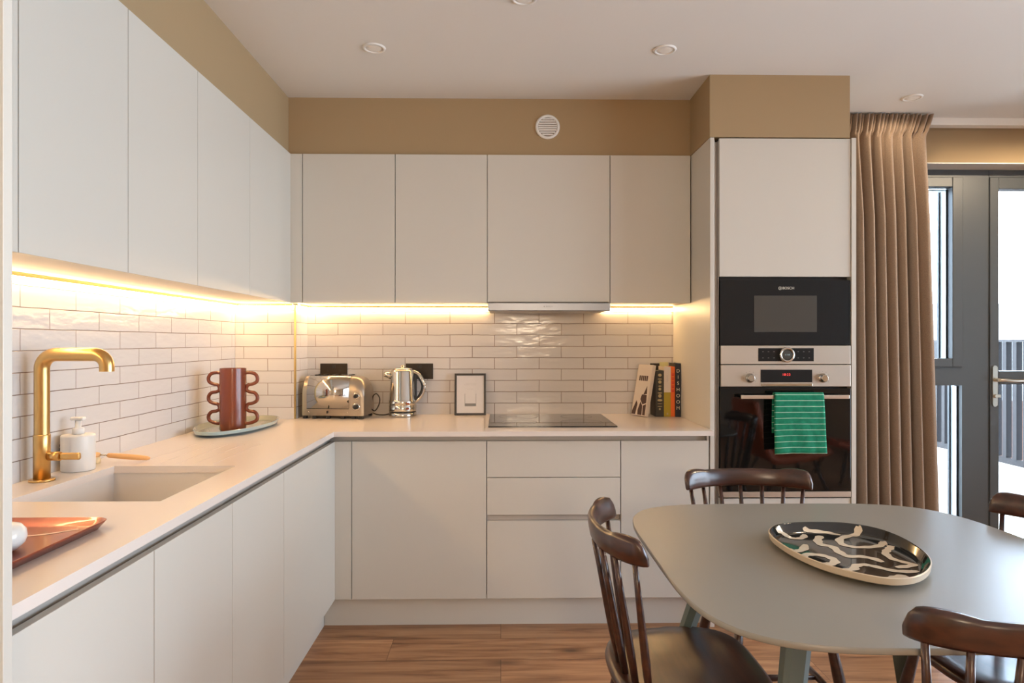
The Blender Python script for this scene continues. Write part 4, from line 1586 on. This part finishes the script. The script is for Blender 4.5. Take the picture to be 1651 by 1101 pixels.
# ------------------------------------------------------------------ ceiling downlights
DL = [(-0.519, 2.702, 'recessed ceiling downlight above the kettle side of the kitchen'),
      (0.676, 2.699, 'recessed ceiling downlight in front of the oven housing bulkhead'),
      (2.028, 3.207, 'recessed ceiling downlight beside the top of the curtain'),
      (0.082, 2.300, 'recessed ceiling downlight cut by the top edge of the picture'),
      (3.05, 2.78, 'added unseen ceiling downlight that brightens the wall over the terrace door'),  # out-of-view fixture added to carry the wall fill beam
      ]
for x, y, lab in DL:
    t = thing('ceiling_downlight', (x, y, ZC), lab, 'ceiling light', 'ceiling downlights')
    bm = newbm()
    add_lathe(bm, [(0.034, -0.0005), (0.036, -0.006), (0.045, -0.005), (0.0475, -0.0004)], (x, y, ZC), 40, cap=False)
    obj('bezel', bm, PVC, t)
    bm = newbm()
    add_lathe(bm, [(0.020, -0.0045), (0.0335, -0.0030), (0.0345, -0.0006)], (x, y, ZC), 32)
    obj('lamp', bm, LAMP, t)
# beams added at two fixtures to brighten the wall over the terrace door
for x, y, e_ in ((2.028, 3.207, 5.0), (3.05, 2.78, 70.0)):
    l = bpy.data.lights.new('wall_fill_beam', 'SPOT')
    l.energy = e_
    l.color = (1.0, 0.80, 0.56)
    l.spot_size = math.radians(174)
    l.spot_blend = 0.25
    l.shadow_soft_size = 0.03
    o = bpy.data.objects.new('wall_fill_beam', l)
    col.objects.link(o)
    o.location = (x, y, ZC - 0.012)
# rust lounge chairs beyond the table, mirrored in the oven door
def lounge_chair():
    t = thing('lounge_chair', (0, 0, 0), 'chair', 'armchair', 'rust lounge chairs')
    P = catmull([(-0.36, 0, 0.78), (-0.33, 0, 0.60), (-0.28, 0, 0.40), (-0.20, 0, 0.30), (0.05, 0, 0.32), (0.28, 0, 0.37)], 6)
    bm = newbm()
    rows = []
    for i_, p in enumerate(P):
        f = i_ / (len(P) - 1)
        hw = 0.30 - 0.05 * abs(2 * f - 1) ** 3
        d = (P[min(i_ + 1, len(P) - 1)] - P[max(i_ - 1, 0)]).normalized()
        nn = Vector((-d.z, 0, d.x)) * 0.03
        row = []
        for su, sn in ((-1, 0.4), (-0.93, 1), (0.93, 1), (1, 0.4), (1, -0.4), (0.93, -1), (-0.93, -1), (-1, -0.4)):
            row.append(bm.verts.new(p + Vector((0, su * hw, 0)) + nn * sn))
        rows.append(row)
    for i_ in range(len(rows) - 1):
        for k in range(8):
            bm.faces.new((rows[i_][k], rows[i_][(k + 1) % 8], rows[i_ + 1][(k + 1) % 8], rows[i_ + 1][k]))
    bm.faces.new(rows[0])
    bm.faces.new(rows[-1][::-1])
    obj('seat_shell', bm, RUST, t, 50, local=True)
    for sx_ in (-1, 1):
        for sy_ in (-1, 1):
            bm = newbm()
            add_tube(bm, [(0.16 * sx_, 0.18 * sy_, 0.285), (0.26 * sx_, 0.25 * sy_, 0.0005)], [0.014, 0.010], 12)
            obj('leg', bm, BLACKM, t, local=True)
    return t


lc = lounge_chair()
lc.location = (2.48, 0.20, 0)
lc['label'] = 'rust lounge chair with high back mirrored in the oven glass left of the towel'
lc2 = lc.copy()
col.objects.link(lc2)
for ch in list(lc.children):
    c = ch.copy()
    col.objects.link(c)
    c.parent = lc2
lc2.location = (3.30, -0.20, 0)
lc2.rotation_euler = (0, 0, PI)
lc2['label'] = 'rust lounge chair mirrored in the oven glass right of the towel'

# unseen lantern added behind the camera as warm fill light
t = thing('added_fill_lantern', (0.35, -2.2, 1.51), 'round white fill lantern added behind the camera to warm the room', 'added fill lamp')
bm = newbm()
bmesh.ops.create_uvsphere(bm, u_segments=32, v_segments=20, radius=0.26)
for v in bm.verts:
    v.co.z *= 0.9
    v.co += Vector((0.35, -2.2, 1.75))
obj('shade', bm, FILL_LANTERN, t, 60)
bm = newbm()
add_tube(bm, [(0.35, -2.2, 1.98), (0.35, -2.2, ZC - 0.001)], 0.004, 8)
obj('cable', bm, CORD, t)

# ------------------------------------------------------------------ curtain and its track
solo('curtain_track', box(1.62, 3.95, 3.49, 3.545, ZC - 0.040, ZC - 0.0003, 0.002), PVC, 'slim white curtain track along the ceiling above the terrace door', 'curtain track')


def curtain():
    bm = newbm()
    nf = 11                     # folds
    nu, nv = 420, 90
    z1, z0 = ZC - 0.008, 0.02
    rows = []
    rnd = random.Random(11)
    ph = [rnd.uniform(-0.6, 0.6) for _ in range(nf + 2)]
    am = [rnd.uniform(0.55, 1.35) for _ in range(nf + 2)]
    wd = [rnd.uniform(0.55, 1.6) for _ in range(nf)]
    tot = sum(wd)
    cum = [0.0]
    for w_ in wd:
        cum.append(cum[-1] + w_ / tot)
    for j in range(nv + 1):
        v = (j / nv) ** 1.6
        z = z1 + (z0 - z1) * v
        dt = z1 - z
        xl = 1.612
        xr = 2.262 - 0.022 * min(1, dt / 0.10) + 0.078 * v
        head = max(0.0, min(1.0, (0.115 - dt) / 0.03))      # pinch-pleat heading
        pinch = math.exp(-((dt - 0.10) / 0.035) ** 2)
        drop = min(1.0, max(0.0, (dt - 0.09) / 0.45))
        row = []
        for i in range(nu + 1):
            u = i / nu
            kk = max(q for q in range(nf) if cum[q] <= u + 1e-9)
            kf = min(1.0, (u - cum[kk]) / (cum[kk + 1] - cum[kk]))
            x = xl + (xr - xl) * u
            w_ = math.sin(2 * PI * (kf + 0.06 * math.sin(2 * PI * kf)))
            s_ = math.copysign(abs(w_) ** 0.7, w_)
            a = (0.020 + 0.030 * drop) * am[kk] + 0.004 * pinch
            y = a * s_ * (1 - 0.55 * head)
            y += 0.008 * math.sin(4 * PI * kf + 2.0 * v) * math.sin(PI * kf) * (1 + ph[kk]) * drop * (1 - drop * 0.4)
            # straight pleats of the heading lean over a little
            y += head * 0.011 * math.sin(6 * PI * kf)
            x += head * 0.020 * (0.115 - dt) / 0.115 * (u - 0.2) + 0.006 * math.sin(2 * PI * kf + 1.0) * drop
            y -= 0.012 * head
            row.append(bm.verts.new((x, 3.440 + y, z)))
        rows.append(row)
    for j in range(nv):
        for i in range(nu):
            f = bm.faces.new((rows[j][i], rows[j][i + 1], rows[j + 1][i + 1], rows[j + 1][i]))
            f.smooth = True
    return bm


cu = solo('curtain', curtain(), LINEN, 'floor-length brown pleated curtain between the oven housing and the terrace door', 'curtain')
md = cu.modifiers.new('thickness', 'SOLIDIFY')
md.thickness = 0.0025

# ------------------------------------------------------------------ terrace window and door
YWF = 3.72
win = newbm()
# outer frame of the side light (left of the door)
add_box(win, 1.722, 1.80, YWF, YWF + 0.07, 0.0, 2.274)
add_box(win, 2.640, 2.795, YWF, YWF + 0.07, 0.0, 2.274)
add_box(win, 1.80, 2.640, YWF, YWF + 0.07, 2.226, 2.274)
add_box(win, 1.80, 2.640, YWF, YWF + 0.07, 1.035, 1.142)
add_box(win, 1.80, 2.640, YWF, YWF + 0.07, 0.0, 0.06)
w1 = struct('window_1', win, FRAMEG)
sash = newbm()
add_box(sash, 1.80, 1.87, YWF - 0.012, YWF + 0.05, 1.142, 2.226, 0.003)
add_box(sash, 2.578, 2.638, YWF - 0.012, YWF + 0.05, 1.142, 2.226, 0.003)
add_box(sash, 1.87, 2.578, YWF - 0.0115, YWF + 0.05, 2.170, 2.226, 0.003)
add_box(sash, 1.87, 2.578, YWF - 0.0115, YWF + 0.05, 1.142, 1.190, 0.003)
obj('opening_sash', sash, FRAMEG, w1)
bm = newbm()
add_box(bm, 2.571, 2.5779, YWF + 0.0365, YWF + 0.085, 1.19, 2.165)
add_box(bm, 2.633, 2.6399, YWF + 0.0365, YWF + 0.085, 0.065, 1.03)
add_box(bm, 1.87, 2.5709, YWF + 0.0365, YWF + 0.085, 2.158, 2.165)
obj('glazing_bead', bm, REVEAL, w1)
obj('pane', box(1.87, 2.578, YWF + 0.030, YWF + 0.036, 1.19, 2.17), DIMGLASS, w1)
obj('pane', box(1.80, 2.640, YWF + 0.030, YWF + 0.036, 0.06, 1.035), DIMGLASS, w1)
bm = newbm()
add_box(bm, 2.562, 2.5779, YWF + 0.0852, YWF + 0.100, 1.19, 2.165)
add_box(bm, 2.624, 2.6399, YWF + 0.0852, YWF + 0.100, 0.065, 1.03)
obj('outer_bead', bm, FRAMEG, w1)

d1 = newbm()
add_box(d1, 2.797, 2.848, YWF - 0.008, YWF + 0.06, 0.01, 2.226, 0.003)
add_box(d1, 3.640, 3.690, YWF - 0.008, YWF + 0.06, 0.01, 2.226, 0.003)
add_box(d1, 2.848, 3.640, YWF - 0.0078, YWF + 0.06, 2.160, 2.226, 0.003)
add_box(d1, 2.848, 3.640, YWF - 0.0078, YWF + 0.06, 1.042, 1.118, 0.003)
add_box(d1, 2.848, 3.640, YWF - 0.0078, YWF + 0.06, 0.01, 0.12, 0.003)
door = struct('door_1', d1, FRAMEG)
obj('glass_pane', box(2.848, 3.640, YWF + 0.030, YWF + 0.036, 1.118, 2.160), DIMGLASS, door)
obj('glass_pane', box(2.848, 3.640, YWF + 0.030, YWF + 0.036, 0.12, 1.042), DIMGLASS, door)
bm = newbm()
pp = rrect(2.808, 2.836, 0.915, 1.150, 0.0139, 6)
M = Matrix.Translation((0, YWF - 0.008, 0)) @ Matrix.Rotation(PI / 2, 4, 'X')
add_prism(bm, pp, 0.0003, 0.007, M)
hp = obj('handle_plate', bm, HANDLEM, door)
bm = newbm()
add_tube(bm, [(2.822, YWF - 0.0155, 1.068), (2.822, YWF - 0.050, 1.068)], 0.010, 18)
pts = catmull([(2.822, YWF - 0.050, 1.068), (2.850, YWF - 0.055, 1.068), (2.90, YWF - 0.055, 1.064), (2.965, YWF - 0.052, 1.064)], 6)
add_tube(bm, pts, 0.0095, 16)
obj('lever', bm, HANDLEM, hp)
bm = newbm()
add_lathe(bm, [(0.010, 0.0005), (0.010, 0.010), (0.008, 0.012)], (2.822, YWF - 0.0155, 0.975), 20, 'Y')
add_box(bm, 2.822, 2.846, YWF - 0.026, YWF - 0.022, 0.968, 0.985, 0.001)
obj('lock_and_key', bm, HANDLEM, hp)
struct('trim_1', box(2.797, 3.7785, YWF, YWF + 0.07, 2.2285, 2.2745), FRAMEG)
struct('trim_3', box(1.7202, 3.7798, YB - 0.001, YWF - 0.0005, 2.2700, 2.2748), PVC)
struct('trim_2', box(3.693, 3.7785, YWF, YWF + 0.07, 0.0, 2.228), FRAMEG)

# ------------------------------------------------------------------ terrace outside
struct('floor_terrace', box(1.2, 4.72, 3.88, 14.0, -0.12, -0.02), PAVE)
solo('terrace_kerb', box(4.28, 4.60, 3.9, 13.9, -0.018, 0.235, 0.004), KERB, 'white rendered kerb along the terrace edge below the railing', 'kerb')
t = thing('balcony_railing', (4.36, 8, 0.24), 'dark vertical-fin balcony railing seen through the glass door', 'railing')
bm = newbm()
add_box(bm, 4.33, 4.39, 3.95, 13.5, 1.285, 1.300)
obj('top_rail', bm, RAILF, t)
bm = newbm()
add_box(bm, 4.35, 4.37, 3.95, 13.5, 0.275, 0.29)
add_box(bm, 4.35, 4.37, 3.95, 13.5, 0.236, 0.2745)
obj('bottom_rail', bm, RAILF, t)
y = 4.0
while y < 13.4:
    obj('fin', box(4.335, 4.385, y, y + 0.045, 0.291, 1.284), RAILF, t)
    y += 0.112
# buildings across the street
t = thing('apartment_block', (13, 22, -9), 'pale clad building far beyond the balcony railing', 'building')
obj('wall', box(9.0, 26.0, 20.0, 28.0, -9, 2.35), CLAD, t)
obj('parapet', box(8.9, 26.1, 19.9, 20.0, 2.3, 2.45), KERB, t)
t = thing('brick_building', (12, 15, -9), 'low brown brick building below the balcony seen between the fins', 'building')
obj('wall', box(7.6, 20.0, 12.0, 18.0, -9, 0.2), BRICKF, t)
obj('roof_edge', box(7.5, 20.1, 11.9, 18.1, 0.2, 0.45), CLAD, t)
obj('window_band', box(7.59, 7.60, 12.5, 17.5, -1.4, -0.6), FRAMEG, t)

# ------------------------------------------------------------------ dining table
def table():
    cx, cy = 0.905, 1.650
    t = thing('dining_table', (cx, cy, 0), 'matt grey-green dining table with rounded-square top and splayed legs', 'table')
    a, b, nn = 0.522, 0.514, 4.6
    N = 160

    def sq(k, f, da=0.0):
        q = 2 * PI * k / N
        c, s = math.cos(q), math.sin(q)
        r = (abs(c / (a - da)) ** nn + abs(s / (b - da)) ** nn) ** (-1 / nn)
        return r * c * f, r * s * f
    bm = newbm()
    rings = []
    for da, z in ((0.090, TZ - 0.0300), (0.016, TZ - 0.0145), (0.0015, TZ - 0.0125), (0.0, TZ - 0.0105), (0.0, TZ - 0.0015), (0.0015, TZ)):
        rings.append([bm.verts.new((cx + sq(k, 1, da)[0], cy + sq(k, 1, da)[1], z)) for k in range(N)])
    for i in range(len(rings) - 1):
        for k in range(N):
            f = bm.faces.new((rings[i][k], rings[i][(k + 1) % N], rings[i + 1][(k + 1) % N], rings[i + 1][k]))
            f.material_index = 1 if i < 1 else 0
            f.smooth = i != 4
    bm.faces.new(rings[0][::-1]).material_index = 1
    bm.faces.new(rings[-1])
    obj('tabletop', bm, [TABLE, WBROWN], t)
    bm = newbm()
    z1 = TZ - 0.0302
    add_box(bm, 0.66, 1.12, 1.43, 1.46, z1 - 0.04, z1)
    add_box(bm, 0.66, 1.12, 1.87, 1.90, z1 - 0.04, z1)
    add_box(bm, 0.645, 0.675, 1.42, 1.90, z1 - 0.0405, z1)
    add_box(bm, 1.105, 1.135, 1.42, 1.90, z1 - 0.0405, z1)
    obj('under_frame', bm, TABLEG, t)
    for (xt, yt, xb, yb) in ((0.647, 1.42, 0.519, 1.30), (0.633, 1.90, 0.430, 2.02), (1.128, 1.90, 1.285, 2.02), (1.150, 1.42, 1.300, 1.30)):
        bm = newbm()
        T, B = Vector((xt, yt, z1 - 0.002)), Vector((xb, yb, 0.0005))
        # blade leg: V-section, wide at the top
        d = Vector((xt - cx, yt - cy, 0)).normalized()
        s = Vector((-d.y, d.x, 0))
        rr_ = []
        for c_, wd, dp in ((T, 0.030, 0.026), (B, 0.016, 0.014)):
            ring = []
            for us, ud in ((-1, -0.9), (1, -0.9), (1, 0.1), (0.25, 1.0), (-0.25, 1.0), (-1, 0.1)):
                ring.append(bm.verts.new(c_ + s * us * wd + d * ud * dp))
            rr_.append(ring)
        n = 6
        for k in range(n):
            bm.faces.new((rr_[0][k], rr_[0][(k + 1) % n], rr_[1][(k + 1) % n], rr_[1][k]))
        bm.faces.new(rr_[0])
        bm.faces.new(rr_[1][::-1])
        obj('leg', bm, TABLEG, t)


table()

# ------------------------------------------------------------------ dining chairs
def make_chair():
    t = thing('dining_chair', (0, 0, 0), 'chair', 'chair', 'spindle-back dining chairs')
    # seat: rounded saddle
    bm = newbm()
    N = 64

    def so(k, da):
        q = 2 * PI * k / N
        c, s = math.cos(q), math.sin(q)
        aa = 0.212 - da + (0.008 if s > 0 else 0)
        bb = 0.200 - da
        e = 3.6 if s > 0 else 2.7
        r = (abs(c / aa) ** e + abs(s / bb) ** e) ** (-1 / e)
        return r * c, r * s
    rings = []
    for da, z in ((0.020, 0.4150), (0.004, 0.4230), (0.0, 0.4330), (0.003, 0.4430), (0.014, 0.4490)):
        rings.append([bm.verts.new((so(k, da)[0], so(k, da)[1], z)) for k in range(N)])
    for f_ in (0.75, 0.5, 0.25):
        ring = []
        for k in range(N):
            x, y = so(k, 0.014)
            x, y = x * f_, y * f_
            z = 0.4490 - 0.010 * (1 - f_) * (1.0 + 0.0 * y)
            ring.append(bm.verts.new((x, y, z)))
        rings.append(ring)
    for i in range(len(rings) - 1):
        for k in range(N):
            bm.faces.new((rings[i][k], rings[i][(k + 1) % N], rings[i + 1][(k + 1) % N], rings[i + 1][k]))
    bm.faces.new(rings[0][::-1])
    c = bm.verts.new((0, 0, 0.4388))
    for k in range(N):
        bm.faces.new((rings[-1][k], rings[-1][(k + 1) % N], c))
    obj('seat', bm, DWOOD, t, 60, local=True)
    # legs
    legs = {}
    for sx_ in (-1, 1):
        for sy_ in (-1, 1):
            top = Vector((0.135 * sx_, 0.130 * sy_, 0.4180))
            bot = Vector((0.200 * sx_, (0.195 if sy_ > 0 else 0.215) * sy_, 0.0003))
            legs[(sx_, sy_)] = (top, bot)
            bm = newbm()
            add_tube(bm, [top + (bot - top) * f for f in (0, 0.12, 0.35, 0.6, 0.8, 1.0)], [0.0115, 0.0145, 0.0175, 0.0170, 0.0145, 0.0115], 16)
            obj('leg', bm, DWOOD, t, local=True)
    # stretchers
    pt = lambda k, f: legs[k][0] + (legs[k][1] - legs[k][0]) * f
    for sx_ in (-1, 1):
        bm = newbm()
        a_, b_ = pt((sx_, -1), 0.56), pt((sx_, 1), 0.56)
        add_tube(bm, [a_, a_.lerp(b_, 0.5), b_], [0.0075, 0.0115, 0.0075], 14)
        obj('stretcher', bm, DWOOD, t, local=True)
    bm = newbm()
    a_, b_ = pt((-1, -1), 0.56).lerp(pt((-1, 1), 0.56), 0.5), pt((1, -1), 0.56).lerp(pt((1, 1), 0.56), 0.5)
    add_tube(bm, [a_, a_.lerp(b_, 0.5), b_], [0.0075, 0.0110, 0.0075], 14)
    obj('stretcher', bm, DWOOD, t, local=True)
    # crest rail: bent, scooped, with rounded ends
    W = 0.222
    ns = 40

    def arc(u):                       # u in -1..1
        x = W * math.sin(u * 1.12) / math.sin(1.12)
        y = -0.236 + 0.092 * (1 - math.cos(u * 1.12)) / (1 - math.cos(1.12))
        return x, y
    bm = newbm()
    rings = []
    for i in range(ns + 1):
        u = -1 + 2 * i / ns
        x, y = arc(u)
        x2, y2 = arc(u + 0.01)
        x1_, y1_ = arc(u - 0.01)
        d = Vector((x2 - x1_, y2 - y1_, 0)).normalized()
        nrm = Vector((d.y, -d.x, 0))                  # outwards, to the back
        e = max(0.0, (abs(u) - 0.86) / 0.14)
        lift = 0.007 * max(0.0, 1 - ((abs(u) - 0.72) / 0.22) ** 2)
        zt = 0.826 + lift - 0.034 * e ** 2.6
        zb = 0.768 + 0.001 * e
        th = 0.0105 + 0.005 * max(0.0, 1 - ((abs(u) - 0.75) / 0.25) ** 2) - 0.004 * e
        if i in (0, ns):
            th *= 0.8
            zb += 0.001
        ring = []
        for su, sz in ((-0.55, 0.0), (0.55, 0.0), (1.0, 0.14), (1.05, 0.5), (0.95, 0.84), (0.45, 1.0), (-0.45, 1.0), (-0.95, 0.84), (-0.95, 0.5), (-1.0, 0.14)):
            z = zb + (zt - zb) * sz
            lean = (z - 0.795) * 0.16
            p = Vector((x, y, z)) + nrm * (su * th + lean)
            ring.append(bm.verts.new(p))
        rings.append(ring)
    n = len(rings[0])
    for i in range(ns):
        for k in range(n):
            bm.faces.new((rings[i][k], rings[i][(k + 1) % n], rings[i + 1][(k + 1) % n], rings[i + 1][k]))
    bm.faces.new(rings[0])
    bm.faces.new(rings[-1][::-1])
    cr = obj('crest_rail', bm, DWOOD, t, 70, local=True)
    # spindles
    for k in range(7):
        u = -0.84 + 1.68 * k / 6
        x, y = arc(u)
        top = Vector((x, y, 0.770))
        q = u * 1.02
        bx_ = 0.172 * math.sin(q) / math.sin(1.02) * 1.02
        by_ = -0.168 + 0.060 * (1 - math.cos(q)) / (1 - math.cos(1.02))
        bot = Vector((bx_, by_, 0.4400))
        bm = newbm()
        add_tube(bm, [bot + (top - bot) * f for f in (0, 0.25, 0.45, 0.7, 1.0)], [0.0085, 0.0105, 0.0100, 0.0080, 0.0065], 14)
        obj('spindle', bm, DWOOD, t, local=True)
    return t


chair0 = make_chair()
spots = [(0.480, 1.720, -90, 'dark wooden spindle-back chair at the left side of the table, its seat in full view'),
         (0.868, 2.135, 180, 'dark wooden spindle-back chair behind the table, in front of the oven'),
         (0.930, 1.290, 0, 'dark wooden spindle-back chair nearest the camera, its back overlapping the table front'),
         (1.345, 1.760, 90, 'dark wooden spindle-back chair by the terrace door, cut by the right edge')]
for i, (x, y, a, lab) in enumerate(spots):
    if i == 0:
        r = chair0
    else:
        r = chair0.copy()
        col.objects.link(r)
        for ch in list(chair0.children):
            c = ch.copy()
            col.objects.link(c)
            c.parent = r
    r.location = (x, y, 0)
    r.rotation_euler = (0, 0, math.radians(a))
    r['label'] = lab
